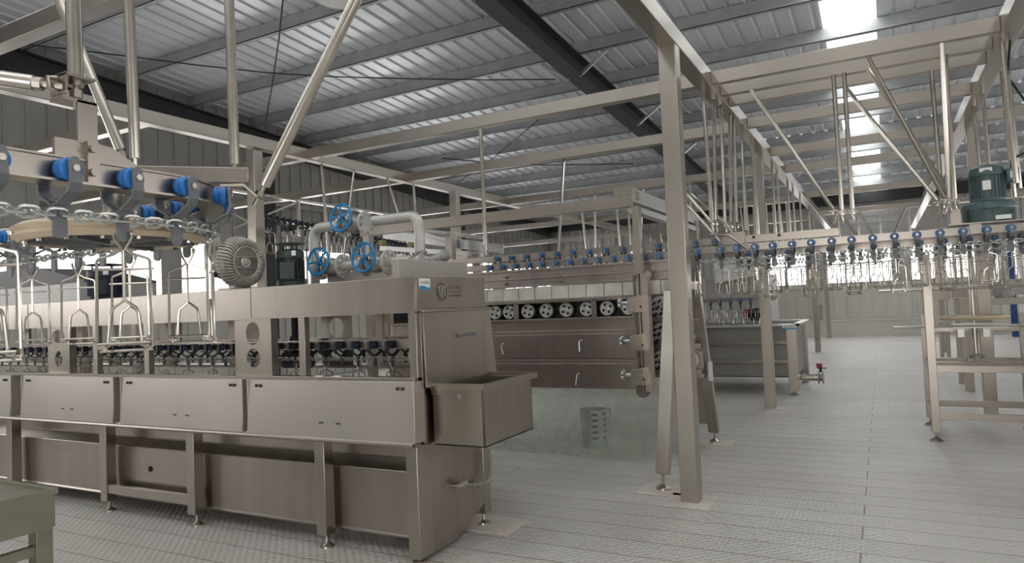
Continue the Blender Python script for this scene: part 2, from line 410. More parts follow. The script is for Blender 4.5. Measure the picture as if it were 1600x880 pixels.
fbeam((1.1, 10.36, ZB+.075), (4.5, 10.36, ZB+.075), .12, .13, 'cross_beam'); fbeam((1.1, 20, ZB+.075), (4.5, 20, ZB+.075), .12, .13, 'cross_beam')
fbeam((-6.66, 1.35, ZB+.075), (-1.48, 1.35, ZB+.075), .11, .13, 'cross_beam')
def rod(p, q, r=.02, hook=True):
    mb = MB(); p, q = V(p), V(q); mb.cyl(p, q, r, 10)
    if hook:
        d = (q-p).normalized(); e = q+V((0, 0, -.13)); mb.cyl(q-d*.01, q+d*.05, .009, 8); mb.box(q.x-.035, q.x+.035, q.y-.012, q.y+.012, q.z-.02, q.z-.012)
        mb.tube([q+d*.05, e+V((.01, 0, .03)), e], .008, 6); mb.cyl(q+V((0, 0, -.03)), q+V((0, 0, -.05)), .018, 6)
    obj('hanger_rod', mb, 'tube', fr)
CYR = 7.1                                     # the long conveyor hanging below this bay
for (x, yt, yb) in ((-.29, 7.12, 7.12), (-.20, 7.12, 7.12), (.55, 6.75, 7.0), (.60, 7.12, 7.1), (.52, 7.56, 7.3)): rod((x, yt, ZB), (x, yb, 2.36))
for (p, q) in (((-1.03, 7.12, ZB), (-.36, 7.1, 2.37)), ((-.22, 7.56, ZB), (.48, 7.2, 2.37)), ((0., 6.75, ZB), (.52, 7.02, 2.37)), ((.0, 7.12, ZB), (.56, 7.1, 2.42))): rod(p, q)
for (x, y, xb, yb) in ((-1.46, 6.95, -1.44, 6.95), (-1.42, 7.25, -1.41, 7.0), (-1.40, 7.5, -1.36, 7.2), (-1.38, 7.9, -1.34, 7.4), (-1.38, 8.1, -1.3, 7.5), (-1.36, 8.5, -1.36, 8.4), (-1.36, 9.2, -1.34, 9.2), (-1.38, 11.2, -1.38, 11.2), (-1.40, 11.9, -1.38, 11.9), (-1.38, 13.2, -1.38, 13.2), (-1.4, 14.2, -1.4, 14.2), (-1.4, 15.5, -1.4, 15.5), (-1.4, 17.5, -1.4, 17.5)): rod((x, y, ZB), (xb, yb, 2.36), hook=y < 8.2)
for (x, yt) in ((.98, 6.9), (1.06, 7.3), (1.12, 8.0), (1.05, 8.8), (1.02, 9.3)): rod((x, yt, ZB), (x+.03, yt, 2.42), hook=False)
for (p, q) in ((aty(1066, 296, 7.3), aty(1112, 348, 7.2)), (aty(1066, 312, 7.3), aty(1126, 378, 7.2)), (aty(1082, 302, 8.0), aty(1156, 370, 7.4))): rod(p, q, .014, False)
rod((-3.93, 6.78, ZB), (-3.93, 6.78, 2.3), .022)
rod((-3.85, 8.95, ZB), (-3.8, 8.5, 2.3), .022)
rod((-6.6, 7.05, ZB), (-6.55, 7.1, 2.0), .02, False); rod((-6.5, 9.0, ZB), (-6.45, 9.0, 2.2), .02, False)
rod((-6.6, 7.7, ZB), (-6.95, 7.8, 2.3), .016, False); rod((-6.55, 8.4, ZB), (-6.1, 8.4, 2.3), .016, False)
for i, (x, y) in enumerate(((-5.0, 12.3), (-4.7, 12.3), (-4.3, 12.3), (-4.05, 12.3), (-3.75, 12.3), (-3.2, 12.3), (-2.9, 12.3))):
    rod((x, y, ZB), (x+(.12, -.05, .1, 0, -.15, .05, 0)[i], y, 2.25), .022, False)
for i in range(9): rod((-2.9+.14*i, 16.5, ZB), (-2.9+.14*i+(.1 if i % 3 == 1 else 0), 16.5, 2.3), .02, False)
for i in range(9): rod((-8.3+.34*i, 21, ZB), (-8.3+.34*i+(.25 if i % 3 == 1 else 0), 21, 2.3), .025, False)
for x in (-.9, -.45, .05, .7): rod((x, 20, ZB), (x, 20, 2.4), .03, False)
for x0, x1 in ((-.85, -.1), (-.4, .1), (.65, .05)): rod((x0, 20, ZB), (x1, 20, 2.4), .03, False)

# ================================================================== TROLLEY, SHACKLE, CHAIN KITS (local: track runs along Y, outside is +X)
def bracket_mb():
    mb = MB()
    for s in (1, -1):
        path = [(.066, .020), (.068, -.012), (.071, -.035), (.058, -.056), (.030, -.070), (.010, -.082)]
        wid = [.013, .013, .014, .015, .016, .016]
        for (a, b2), w0, w1 in zip(zip(path, path[1:]), wid, wid[1:]):
            p, q = a, b2; t = .0045
            mb.hexa([(s*p[0]-t, -w0, p[1]), (s*p[0]+t, -w0, p[1]), (s*p[0]+t, w0, p[1]), (s*p[0]-t, w0, p[1])], [(s*q[0]-t, -w1, q[1]-.002), (s*q[0]+t, -w1, q[1]-.002), (s*q[0]+t, w1, q[1]-.002), (s*q[0]-t, w1, q[1]-.002)])
        mb.cyl((s*.062, 0, .016), (s*.071, 0, .016), .013, 12)
    pl = [(-.004, .017*sin(q), -.148-.017*cos(q)) for q in [-pi/2+pi*i/8 for i in range(9)]]+[(-.004, .015, -.079), (-.004, -.015, -.079)]
    mb.prism(pl, (.008, 0, 0)); mb.cyl((-.009, 0, -.104), (.009, 0, -.104), .007, 8); mb.torus((0, 0, -.146), X_, .008, .004, 12, 5)
    return mb
def roller_mb(s):
    mb = MB(); mb.lathe([(.008, .020), (.024, .020), (.029, .024), (.029, .033), (.024, .037), (.024, .041), (.029, .045), (.029, .053), (.024, .058), (.008, .058)], (0, 0, 0), (s, 0, 0), 18); return mb
def bolts_mb():
    mb = MB()
    for s in (1, -1): mb.cyl((s*.068, 0, .0), (s*.077, 0, .0), .009, 6)
    return mb
def make_trolley(roll='blue', brk='iron', simple=False):
    lab = 'overhead chain trolley with paired rollers and a forked bracket'
    if simple:
        mb = bracket_mb()
        mb.cur = 1
        for s in (1, -1): r = roller_mb(s); mb.add(r.v, r.f)
        o = obj('hanging_trolley', mb, [brk, roll]); me = o.data
        me.transform(Matrix.Translation(o.location)); o.location = (0, 0, 0)
        return tag(o, lab, 'trolley')
    t = thing('hanging_trolley', lab, 'trolley')
    obj('bracket', bracket_mb(), brk, t)
    for s in (1, -1): obj('roller', roller_mb(s), roll, t)
    obj('axle_bolt', bolts_mb(), 'tube', t)
    return t
def shackle_mb(n=6, k=1.):
    """wire bird shackle hanging from z=0, face in the XZ plane"""
    mb = MB(); r = .0042*k; r2 = .0036*k
    for s in (-1, 1):
        mb.tube([(s*.022, 0, .0), (s*.020, .0, -.014), (s*.004, 0, -.044), (s*.022, 0, -.056), (s*.058, 0, -.068), (s*.063, 0, -.076), (s*.066, 0, -.285), (s*.066, .004, -.302), (s*.058, .016, -.306), (s*.046, .016, -.306)], r, n)
        mb.tube([(0, 0, -.178), (s*.028, 0, -.200), (s*.032, 0, -.215), (s*.038, 0, -.285), (s*.038, -.004, -.298), (s*.046, -.014, -.300), (s*.060, -.014, -.300)], r, n)
    mb.tube([(0, 0, -.046), (0, 0, -.18)], r, n)
    mb.tube([(-.072, 0, -.096), (.072, 0, -.096)], r2, n)
    mb.tube([(-.062, -.014, -.292), (.062, -.014, -.292)], r2, n); mb.tube([(-.064, .014, -.312), (.064, .014, -.312)], r2, n)
    mb.torus((.022, 0, -.001), (1, 0, 0), .006, .004, 10, 5)
    return mb
def proto_single(name, mb, m, lab, cat):
    o = obj(name, mb, m); o.data.transform(Matrix.Translation(o.location)); o.location = (0, 0, 0); return tag(o, lab, cat)
def chain_mb(path, pitch=.03, r=.0036, L=.042, Wd=.024):
    """round-link chain along a polyline"""
    mb = MB(); path = [V(p) for p in path]; seg = [(a, b2, (b2-a).length) for a, b2 in zip(path, path[1:])]; tot = sum(s[2] for s in seg)
    def at(s):
        for a, b2, l in seg:
            if s <= l: return a+(b2-a)*(s/l), (b2-a).normalized()
            s -= l
        return path[-1], (path[-1]-path[-2]).normalized()
    k = 0; s = pitch/2
    while s < tot:
        c, d = at(s); side = d.cross(Z_).normalized(); w = side if k % 2 else Z_
        if k % 2 == 0: w = (Z_*.9+side*.45).normalized()
        else: w = (side*.9-Z_*.45).normalized()
        pts = []; hl = L/2-Wd/2
        for j in range(5): a = -pi/2+pi*j/4; pts.append(c+d*(hl+Wd/2*cos(a))+w*(Wd/2*sin(a)))
        for j in range(5): a = pi/2+pi*j/4; pts.append(c+d*(-hl+Wd/2*cos(a))+w*(Wd/2*sin(a)))
        mb.tube(pts, r, 5, True); s += pitch; k += 1
    return mb
def track_mb(path, web=.075, wt=.014, fl=.072):
    """inverted tee rail: upright web and a bottom flange"""
    mb = MB(); P = [V(p) for p in path]
    for a, b2 in zip(P, P[1:]):
        e = (b2-a).normalized()*.004
        mb.beam(a-e+V((0, 0, .0075)), b2+e+V((0, 0, .0075)), wt, web-.016); mb.beam(a-e+V((0, 0, -.0265)), b2+e+V((0, 0, -.0265)), fl, .006); mb.beam(a-e+V((0, 0, .036)), b2+e+V((0, 0, .036)), .03, .005)
    return mb
TR = make_trolley('blue', 'iron'); TR_used = False
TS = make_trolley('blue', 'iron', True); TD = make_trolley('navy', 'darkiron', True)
SH = proto_single('hanging_shackle', shackle_mb(7), 'tube', 'wire bird shackle', 'shackle')
SS = proto_single('hanging_shackle', shackle_mb(5, 1.15), 'tube', 'wire bird shackle', 'shackle')
PROTOS = [TR, TS, TD, SH, SS]
HOOK = -.140                                   # hook height below the roller axle

# ================================================================== NEAR CORNER CONVEYOR
K = .67; XN = -1.77; YN = 1.575; ZN = 1.978; RN = .30; CN = V((XN-RN, YN-RN, ZN)); P0 = .16
arc = [CN+V((RN*cos(a), RN*sin(a), 0)) for a in [pi/2*i/12 for i in range(13)]]
path = [V((XN, .25, ZN))]+arc+[V((-7.0, YN, ZN))]
t = thing('corner_track', 'stainless conveyor rail that turns a corner around the tan-rimmed wheel', 'conveyor track', CN+V((0, 0, 0)))
obj('rail', track_mb(path), 'steel', t)
z1 = ZN+.045
# radial support arm with gussets
CA = V((-2.145, 1.20, ZN)); dg = V((.707, .707, 0)); arm0 = CA+V((0, 0, .085)); arm1 = CA+dg*.52+V((0, 0, .075)); Q = CA+V((.22, -.05, 0))
mb = MB(); mb.beam(CA-dg*.05+V((0, 0, .075)), arm1, .05, .05); obj('support_arm', mb, 'steel', t, .003)
mb = MB(); mb.box(XN-.006, XN+.006, .965, 1.09, ZN+.03, ZN+.085); mb.prism([(XN-.006, 1.09, ZN+.03), (XN-.006, 1.09, ZN+.085), (XN-.006, 1.11, ZN+.083), (XN-.006, 1.18, ZN+.045), (XN-.006, 1.18, ZN+.03)], (.012, 0, 0)); obj('mounting_plate', mb, 'steel', t)
mb = MB(); mb.box(XN+.006, XN+.022, 1.035, 1.065, ZN-.03, ZN+.085)
for zz in (ZN+.005, ZN+.065): mb.cyl((XN+.022, 1.045, zz), (XN+.034, 1.045, zz), .010, 6)
mb.box(XN-.0, XN+.008, 1.02, 1.07, ZN+.08, ZN+.19); mb.box(XN-.05, XN+.008, .985, 1.07, ZN+.184, ZN+.192); obj('angle_bracket', mb, 'steel', t)
chz = ZN-.105
o = obj('drive_chain', chain_mb([V((p.x, p.y, chz)) for p in path], .032, .0042, .050, .028), 'galv'); tag(o, 'zinc chain of round links looping around the tan-rimmed corner wheel', 'chain')
# turning wheel
t = thing('turn_wheel', 'horizontal corner wheel with a tan plastic rim and dark disc beneath the near rail', 'wheel', CN+V((0, 0, -.13)))
RW = .25
CW = V((-2.085, 1.31, ZN))
mb = MB(); mb.lathe([(RW-.03, -.130), (RW-.008, -.132), (RW+.012, -.118), (RW, -.105), (RW+.012, -.092), (RW-.008, -.080), (RW-.03, -.080)], CW, Z_, 72, True); obj('rim', mb, 'tan', t)
mb = MB(); mb.lathe([(.05, -.126), (RW-.028, -.124), (RW-.028, -.112), (.05, -.112)], CW, Z_, 48); d = obj('disc', mb, 'disc', t)
mb = MB()
for i in range(6):
    a = 2*pi*i/6; mb.beam(CW+V((.05*cos(a), .05*sin(a), -.132)), CW+V((.22*cos(a), .22*sin(a), -.130)), .03, .014)
obj('rib', mb, 'disc', d)
mb = MB()
for i in range(16):
    a = 2*pi*i/16+.1; c = CW+V(((RW-.022)*cos(a), (RW-.022)*sin(a), -.134)); mb.cyl(c-Z_*.006, c+Z_*.01, .008, 6)
obj('rim_bolt', mb, 'tube', t)
mb = MB(); mb.lathe([(.03, -.135), (.04, -.12), (.05, -.05), (.03, -.04), (.022, .10)], CW, Z_, 20); obj('hub', mb, 'steel', t)
# trolleys and shackles along the path
def near_pos(s):
    yy = 1.136+s
    if yy <= CN.y: return V((XN, yy, ZN)), 0.
    a = (yy-CN.y)/RN
    if a <= pi/2: return CN+V((RN*cos(a), RN*sin(a), 0)), a
    return V((CN.x-(yy-CN.y-RN*pi/2), YN, ZN)), pi/2
ntl = {-3: 'blue-wheeled trolley cut by the frame edge on the near rail', -2: 'big blue-wheeled trolley at the picture edge on the near rail', -1: 'blue-wheeled trolley under the bolted plate of the near rail, no shackle', 0: 'blue-wheeled trolley carrying a shackle in front of the tan wheel', 1: 'blue-wheeled trolley with empty bracket hole, beneath the support arm', 2: 'blue-wheeled trolley seen edge-on where the near rail bends'}
nsl = {-2: 'large wire shackle hanging at the picture edge before the machine', 0: 'large wire shackle hanging in front of the tan wheel', 2: 'wire shackle seen edge-on beside the finned blower', 4: 'wire shackle hanging second nearest to the finned blower', 6: 'small wire shackle hanging just behind the big one at the tan wheel', 8: 'wire shackle hanging before the grey housing', 10: 'wire shackle hanging behind the large one at the picture edge', 12: 'wire shackle hanging farthest along the receding near rail'}
for k in range(-4, 18):
    p, rz = near_pos(k*P0)
    copy_thing(TR, p, rz, ntl.get(k, 'blue-wheeled trolley on the receding leg of the corner rail, seen under the tan wheel'), 'trolleys on the corner rail' if k in ntl else 'trolleys on the receding leg of the corner rail')
    if k in nsl:
        rs = {-2: .18, 0: -.85, 2: .75, 4: .1, 6: .1, 8: .05, 10: .6}.get(k, 0)
        sh = copy_thing(SH, p+V((0, 0, HOOK)), {-2: .75, 0: .80, 2: -.55}.get(k, .55), nsl[k], 'shackles on the corner rail')
# the four big hanger pipes
def hpipe(name, label, p, q, r, tail=.09):
    t = thing('hanger_pipe', label, 'pipe', p, 'hanger pipes of the corner rail'); p, q = V(p), V(q); d = (q-p).normalized()
    mb = MB(); mb.cyl(p+d*tail, q, r, 16); obj('tube', mb, 'tube', t)
    mb = MB(); mb.cyl(p-d*.0, p+d*tail, r*.42, 10); mb.cyl(p+d*(tail-.012), p+d*tail, r*1.0, 12); mb.cyl(p+d*.03, p+d*.05, r*.85, 6); obj('threaded_end', mb, 'tube', t)
    return t
top = ZB
pc = vpix(120, 172, V((XN-.02, 1.02, 2.15)))
t = hpipe('a', 'thick upright pipe clamped above the bolted plate of the near rail', pc, pc+V((-.01, -.01, top-pc.z)), .0185, .072)
mb = MB(); q = pc+V((0, 0, .078)); mb.box(q.x-.032, q.x+.032, q.y-.045, q.y+.03, q.z-.004, q.z+.003); mb.box(q.x-.032, q.x+.032, q.y-.045, q.y-.040, q.z-.05, q.z); mb.tube([q+V((.0, -.042, -.045)), q+V((0, -.065, -.04)), q+V((0, -.068, -.012)), q+V((0, -.043, -.008))], .006, 8); obj('clamp', mb, 'steel', t)
he = q+V((0, -.05, -.03))
p = arm0+dg*.28+V((0, 0, .03))
def ext(p, q, z): d = q-p; return p+d*((z-p.z)/d.z)
b1 = vpix(212, 262, V((-1.83, 1.36, 2.0))); hpipe('b', 'slim upright pipe standing on the support arm behind the thick one', b1, ext(b1, vpix(202, 20, b1+V((0, 0, 0))), top), .0155, .04)
b2 = V((arm1.x-.03, arm1.y-.03, arm1.z+.03)); hpipe('c', 'upright pipe fixed to the outer tip of the support arm', b2, b2+V((-.01, 0, top-b2.z)), .0155, .02)
b3 = vpix(397, 322, b2+V((.0, .02, 0))); t3 = hpipe('d', 'long slanting pipe leaning up from the outer tip of the support arm', b3, ext(b3, vpix(556, 0, b3), top), .019, .085)
mb = MB(); q = vpix(388, 300, b2); mb.prism([q+V((-.06, -.04, .02)), q+V((.0, 0, .02)), q+V((.035, .02, -.02)), q+V((.035, .02, -.026)), q+V((0, 0, .012)), q+V((-.06, -.04, .012))], (.02, -.035, 0)); obj('angle_bracket', mb, 'steel', t3)
b4 = vpix(200, 262, V((-1.86, 1.40, 2.0))); hpipe('e', 'slanting pipe crossing behind the thick upright one above the near rail', b4, ext(b4, vpix(130, 90, b4), top), .016, .07)
p5 = he; t = thing('brace_pipe', 'level brace pipe reaching the clamp of the thick upright pipe from outside the picture', 'pipe', p5)
q5 = vpix(-160, 100, p5+V((-.1, -.1, 0))); d = (q5-p5).normalized(); mb = MB(); mb.cyl(p5+d*.05, q5, .019, 14); obj('tube', mb, 'tube', t)
mb = MB(); mb.cyl(p5-d*.02, p5+d*.055, .009, 8); mb.cyl(p5+d*.03, p5+d*.05, .017, 8); obj('eye_bolt', mb, 'tube', t)

# ================================================================== SCALDING MACHINE
YS = 3.63; SX = -2.63; XW = -9.4
sc = thing('scalding_machine', 'long stainless scalding tank with hood, side panels and tapered end plate', 'machine', (SX, YS, 0))
S = lambda n, mb, m='sheet', par=None, bev=.003: obj(n, mb, m, par or sc, bev)
YK = 4.48
mb = MB(); mb.box(XW, SX, YS-.02, YK, 1.59, 1.815)
hood = S('hood', mb, 'sheet')
mb = MB()
for xx in (-4.12, -7.1): mb.box(xx-.003, xx+.003, YS-.0235, YS-.02, 1.59, 1.815)
mb.box(XW, SX, YS-.03, YS-.01, 1.583, 1.592); S('seam', mb, 'steel', hood, 0)
mb = MB(); mb.box(SX, SX+.012, YS-.02, YK, 1.585, 1.82); hend = S('hood_end', mb, 'sheet')
mb = MB(); mb.box(XW, SX, YS-.06, YS+.02, 1.145, 1.172); mb.box(XW, SX, YK-.06, YK, 1.145, 1.172); S('sill_rail', mb, 'steel')
# side panels
edges = [(-9.3, aty(20, 600, YS-.07).x), (aty(36, 600, YS-.07).x, aty(180, 600, YS-.07).x), (aty(191, 600, YS-.07).x, aty(381, 600, YS-.07).x), (aty(389, 600, YS-.07).x, aty(650, 640, YS-.07).x)]
for x0, x1 in edges:
    mb = MB(); mb.hexa([(x0, YS-.10, .765), (x1, YS-.10, .765), (x1, YS-.085, .765), (x0, YS-.085, .765)], [(x0, YS-.075, 1.148), (x1, YS-.075, 1.148), (x1, YS-.06, 1.148), (x0, YS-.06, 1.148)])
    mb.box(x0-.002, x0+.006, YS-.09, YS+.02, .765, 1.15); mb.box(x1-.006, x1+.002, YS-.09, YS+.02, .765, 1.15)
    sp = S('side_panel', mb, 'panel')
    mb = MB()
    for bx in (x0+.09, x0+.13, x1-.13, x1-.09): mb.cyl((bx, YS-.088, 1.105), (bx, YS-.076, 1.105), .011, 8)
    for bx in (x0*.52+x1*.48, x0*.42+x1*.58): mb.box(bx-.018, bx+.018, YS-.099, YS-.089, .862, .870)
    S('fixing_bolt', mb, 'eave', sp, 0)
mb = MB(); mb.tube([(XW, YS-.095, .752), (SX-.0, YS-.095, .752)], .016, 10); mb.box(XW, SX, YS-.095, YS+.02, .736, .756); S('drip_rail', mb, 'steel', None, 0)
# lower tank with stepped shoulder
pr_ = [(YS+.16, .74), (YS+.16, .61), (YS+.07, .54), (YS+.07, .12), (YS+.12, .10), (YK-.1, .10), (YK-.1, .74)]
mb = MB(); mb.prism([(XW, a, b2) for a, b2 in pr_], (SX-.05-XW, 0, 0)); tank = S('tank', mb, 'sheet', None, .002)
mb = MB()
for a, b2 in ((YS+.158, .608), (YS+.069, .54)): mb.tube([(XW, a, b2), (SX-.05, a, b2)], .006, 6)
mb.tube([(XW, YS+.075, .118), (SX-.05, YS+.075, .118)], .014, 6); S('fold_edge', mb, 'steel', tank, 0)
mb = MB(); c = V((-5.55, YS+.068, .40)); c = aty(235, 733, YS+.068); mb.lathe([(.02, 0), (.024, .004), (.012, .006)], c, (0, -1, 0), 14); S('drain_plug', mb, 'hole', tank, 0)
# legs
for lx, dy in ((SX-.05, .15), (-3.46, .09), (-4.80, .09), (-5.92, .09), (-7.4, .09), (-8.9, .09)):
    y0 = YS-.055
    mb = MB(); mb.box(lx-.045, lx+.045, y0, y0+dy, .09 if dy < .1 else .03, .735); lg = S('leg', mb, 'steel', None, .004)
    mb = MB(); fc = V((lx, y0+.05, 0)); mb.lathe([(.05, 0), (.048, .012), (.018, .03), (.010, .045), (.010, .10)], fc, Z_, 16); S('levelling_foot', mb, 'steel', lg, 0)
    mb = MB(); mb.box(lx-.045, lx+.045, YK-.1, YK-.01, .09, .735); lg = S('leg', mb, 'steel', None, .004)
    mb = MB(); fc = V((lx, YK-.05, 0)); mb.lathe([(.05, 0.008), (.048, .02), (.018, .036), (.010, .05), (.010, .10)], fc, Z_, 16); S('levelling_foot', mb, 'steel', lg, 0)
    if lx > -3: mb = MB(); mb.box(lx-.25, lx+.28, YK-.22, YK+.14, .0, .008); obj('base_plate', mb, 'plate', lg)
mb = MB(); mb.box(-5.88, -4.84, YS-.045, YS-.005, .16, .235); S('cross_bar', mb, 'steel')
# end plate (tapered), column strips and upper end frame
zt = .75
mb = MB(); mb.prism([(SX-.04, YS-.02, zt), (SX-.04, YK-.03, zt), (SX-.04, YK-.03, .20), (SX-.04, YK-.46, .03), (SX-.04, YS+.10, .03), (SX-.04, YS-.02, .06)], (.03, 0, 0)); S('end_plate', mb, 'sheet')
for ya, yb_ in ((YS-.02, YS+.05), (YK-.05, YK)): mb = MB(); mb.box(SX-.06, SX, ya, yb_, .74, 1.59); S('corner_column', mb, 'steel')
mb = MB(); mb.box(SX-.03, SX-.012, YS+.05, YK-.05, .74, 1.12); S('end_sheet', mb, 'sheet')
# slanted access cover
mb = MB(); c0, c1 = 3.645, 4.50
mb.hexa([(SX+.015, c0, 1.585), (SX+.03, c0, 1.585), (SX+.03, c1, 1.595), (SX+.015, c1, 1.595)][::-1], [(SX+.03, c0, 1.10), (SX+.045, c0, 1.10), (SX+.045, c1+.05, 1.11), (SX+.03, c1+.05, 1.11)][::-1])
mb.box(SX+.0, SX+.018, c0-.005, c0+.012, 1.10, 1.585)
cov = S('access_cover', mb, 'sheet')
mb = MB(); mb.prism([(SX+.0, c0-.02, 1.612), (SX+.05, c0-.02, 1.595), (SX+.05, c0-.02, 1.580), (SX+.0, c0-.02, 1.597)], (0, c1-c0+.02, 0)); S('cover_lip', mb, 'steel', cov)
mb = MB(); mb.box(SX+.034, SX+.052, 4.03, 4.27, 1.405, 1.425); S('handle', mb, 'iron', cov, .004)
# logo and label on hood end
mb = MB(); lc = V((SX+.013, 3.90, 1.715)); n = 30
mb.prism([lc+V((0, .066*cos(2*pi*i/n), .062*sin(2*pi*i/n))) for i in range(n)], (.0012, 0, 0)); lg = S('etched_emblem', mb, 'etch', hend, 0)
mb = MB()
def leafp(pts): mb.prism([lc+V((.0012, a*.9, b2*.7)) for a, b2 in pts], (.0008, 0, 0))
leafp([(-.052, .052), (-.040, .060), (-.030, .055), (-.022, .0), (-.004, -.060), (-.012, -.052), (-.030, -.02), (-.040, .03)])
leafp([(-.014, .062), (.004, .064), (.012, .055), (.012, -.03), (.006, -.066), (-.002, -.066), (.0, .0), (-.008, .05)])
leafp([(.026, .062), (.044, .058), (.052, .044), (.038, .03), (.034, -.005), (.024, -.01), (.026, .04)])
leafp([(.056, .010), (.048, -.02), (.034, -.048), (.030, -.044), (.036, -.018), (.046, .006)])
S('emblem_leaf', mb, 'etchpale', lg, 0)
mb = MB(); mb.box(SX+.012, SX+.0135, 3.985, 4.15, 1.712, 1.717)
def glyph(y, z, w, h, strokes):
    for a, b2, c, d in strokes: mb.box(SX+.012, SX+.0134, y+w*min(a, c)-.0012, y+w*max(a, c)+.0012, z+h*min(b2, d)-.0012, z+h*max(b2, d)+.0012)
G = [[(0, 0, 0, .7), (.5, 0, .5, 1), (1, 0, 1, .7), (0, 0, 1, 0)], [(0, .8, 1, .8), (.5, 0, .5, 1), (.1, .4, .9, .4), (.1, 0, .3, 0), (.7, 0, .9, 0)], [(0, .8, .6, .8), (.3, 0, .3, 1), (.8, 0, .8, 1), (0, .4, 1, .4)], [(0, 0, 0, 1), (.4, 0, .4, 1), (.4, .9, 1, .9), (.4, .5, 1, .5), (1, 0, 1, .5)]]
for i in range(4): glyph(3.99+.042*i, 1.733, .028, .026, G[i])
for i in range(11):
    glyph(3.988+.015*i, 1.682, .009, .012, [(0, 0, 0, 1), (0, 1 if i % 2 else .5, 1, 1 if i % 2 else .5)] + ([(1, 0, 1, 1)] if i % 3 else []))
S('etched_lettering', mb, 'etch', hend, 0)
ly0, ly1, lz0, lz1 = 3.645, 3.765, 1.732, 1.802
mb = MB(); mb.box(SX+.012, SX+.0145, ly0, ly1, lz0, lz1); st = S('maker_label', mb, 'white', hend, 0); st['label'] = 'white label with blue wave and small dark characters'
def label_print(y0, z0, w, h, par, xf, flip=None):
    def pl(a, b2, t=.0006):
        mbb.prism([xf(y0+w*p, z0+h*q) for p, q in a], b2)
    global mbb
    return None
mb = MB(); mb.prism([(SX+.0145, ly0, lz0), (SX+.0145, ly1, lz0), (SX+.0145, ly1, lz0+.014), (SX+.0145, ly0+.085, lz0+.012), (SX+.0145, ly0+.06, lz0+.022), (SX+.0145, ly0+.02, lz0+.024), (SX+.0145, ly0, lz0+.020)], (.0008, 0, 0)); S('wave_print', mb, 'cyan', st, 0)
mb = MB(); mb.torus((SX+.015, ly0+.026, lz0+.044), X_, .008, .002, 14, 5); S('ring_print', mb, 'red', st, 0)
mb = MB()
for i in range(3):
    yy = ly0+.045+.024*i
    for a, b2, c, d in G[(i+1) % 4]: mb.box(SX+.0145, SX+.0154, yy+.014*min(a, c)-.0012, yy+.014*max(a, c)+.0012, lz0+.034+.019*min(b2, d)-.0012, lz0+.034+.019*max(b2, d)+.0012)
S('character_print', mb, 'ink', st, 0)
# posts of the open band
for px in (92, 396):
    cx = aty(px, 540, YS-.0).x; hw = .17 if px < 200 else .19
    mb = MB(); mb.plate_hole((cx, YS-.0, 1.381), X_, Z_, hw, .209, [(0, -.085, .068, .07), (0, .098, .07, .085)] if px > 200 else [(0, -.085, .055, .07), (0, .12, .10, .06)], .004, 24)
    mb.box(cx+hw-.004, cx+hw, YS, YS+.06, 1.172, 1.59); S('slotted_plate', mb, 'sheet', None, 0)
for px in (152, 232, 475, 560): 
    if px == 560: continue
    cx = aty(px, 545, YS).x; mb = MB(); mb.box(cx-.03, cx+.03, YS-.02, YS+.03, 1.172, 1.59); S('slim_post', mb, 'steel')
for cx in (-3.55, -4.45, -5.3, -6.2, -7.1, -8.2):
    mb = MB(); mb.box(cx-.05, cx+.05, YK-.06, YK-.02, 1.172, 1.59); S('rear_post', mb, 'darksheet')
mb = MB(); mb.plate_hole((-4.05, YK-.04, 1.381), X_, Z_, .17, .209, [(0, -.1, .07, .06), (0, .1, .085, .085)], .004, 24); S('slotted_plate', mb, 'sheet', None, 0)
# drain elbow/hose on the end plate
hp = [atx(px, py, SX+.05) for px, py in ((765, 704), (767, 722), (767, 742), (760, 754), (748, 758), (736, 758), (722, 757))]
mb = MB(); mb.tube([hp[0]]+[p for p in hp[1:]], .013, 10); h0 = S('drain_hose', mb, 'castgrey', None, 0)
mb = MB(); mb.cyl(hp[-1]-Y_*.05, hp[-1]+Y_*.05, .02, 10); mb.cyl(hp[-1]-Y_*.02, hp[-1]+Y_*.0, .027, 6); mb.cyl(hp[-1]+Y_*.03, hp[-1]+Y_*.045, .027, 6); mb.cyl(hp[-1]-Y_*.05, hp[-1]-Y_*.05-X_*.09, .018, 10); mb.cyl(hp[0]-Y_*.02, hp[0]+Y_*.02, .012, 8); S('hose_union', mb, 'tube', h0, 0)
# overflow box on the end
bx0, bx1, by0, by1 = -2.615, -2.235, 3.745, 4.42; bz0, bz1 = .72, 1.10
mb = MB(); T = .012
mb.box(bx0+.005, bx1, by0, by0+T, bz0, bz1); mb.box(bx0+.005, bx1, by1-T, by1, bz0, bz1); mb.box(bx1-T, bx1, by0, by1, bz0, bz1); mb.box(bx0, bx0+T, by0, by1, bz0, bz1); mb.box(bx0, bx1, by0, by1, bz0, bz0+T)
ob = S('overflow_box', mb, 'sheet')
mb = MB(); r0 = .04

mb.box(bx0, bx1+.03, by0-.03, by0+.004, bz1-.02, bz1+.02); mb.box(bx0, bx1+.03, by1-.004, by1+.05, bz1-.02, bz1+.02); mb.box(bx1-.004, bx1+.03, by0+.004, by1-.004, bz1-.02, bz1+.02); mb.box(bx0-.02, bx0+.02, by0+.004, by1-.004, bz1-.0, bz1+.02); S('rim', mb, 'steel', ob, 0)
mb = MB(); mb.lathe([(.018, 0), (.018, .004)], (-2.41, by0-.003, 1.035), (0, 1, 0), 14); S('port', mb, 'castgrey', ob, 0)
mb = MB(); mb.box(bx0+.0, bx0+.07, by0-.02, by0+.05, bz1-.055, bz1+.0); mb.box(bx0+.05, bx0+.14, by0+.01, by0+.05, bz1-.045, bz1+.0); S('mounting_block', mb, 'steel', ob)
mb = MB(); mb.box(-2.58, -2.42, 3.86, 4.25, .735, .745); S('opening', mb, 'hole', ob, 0)
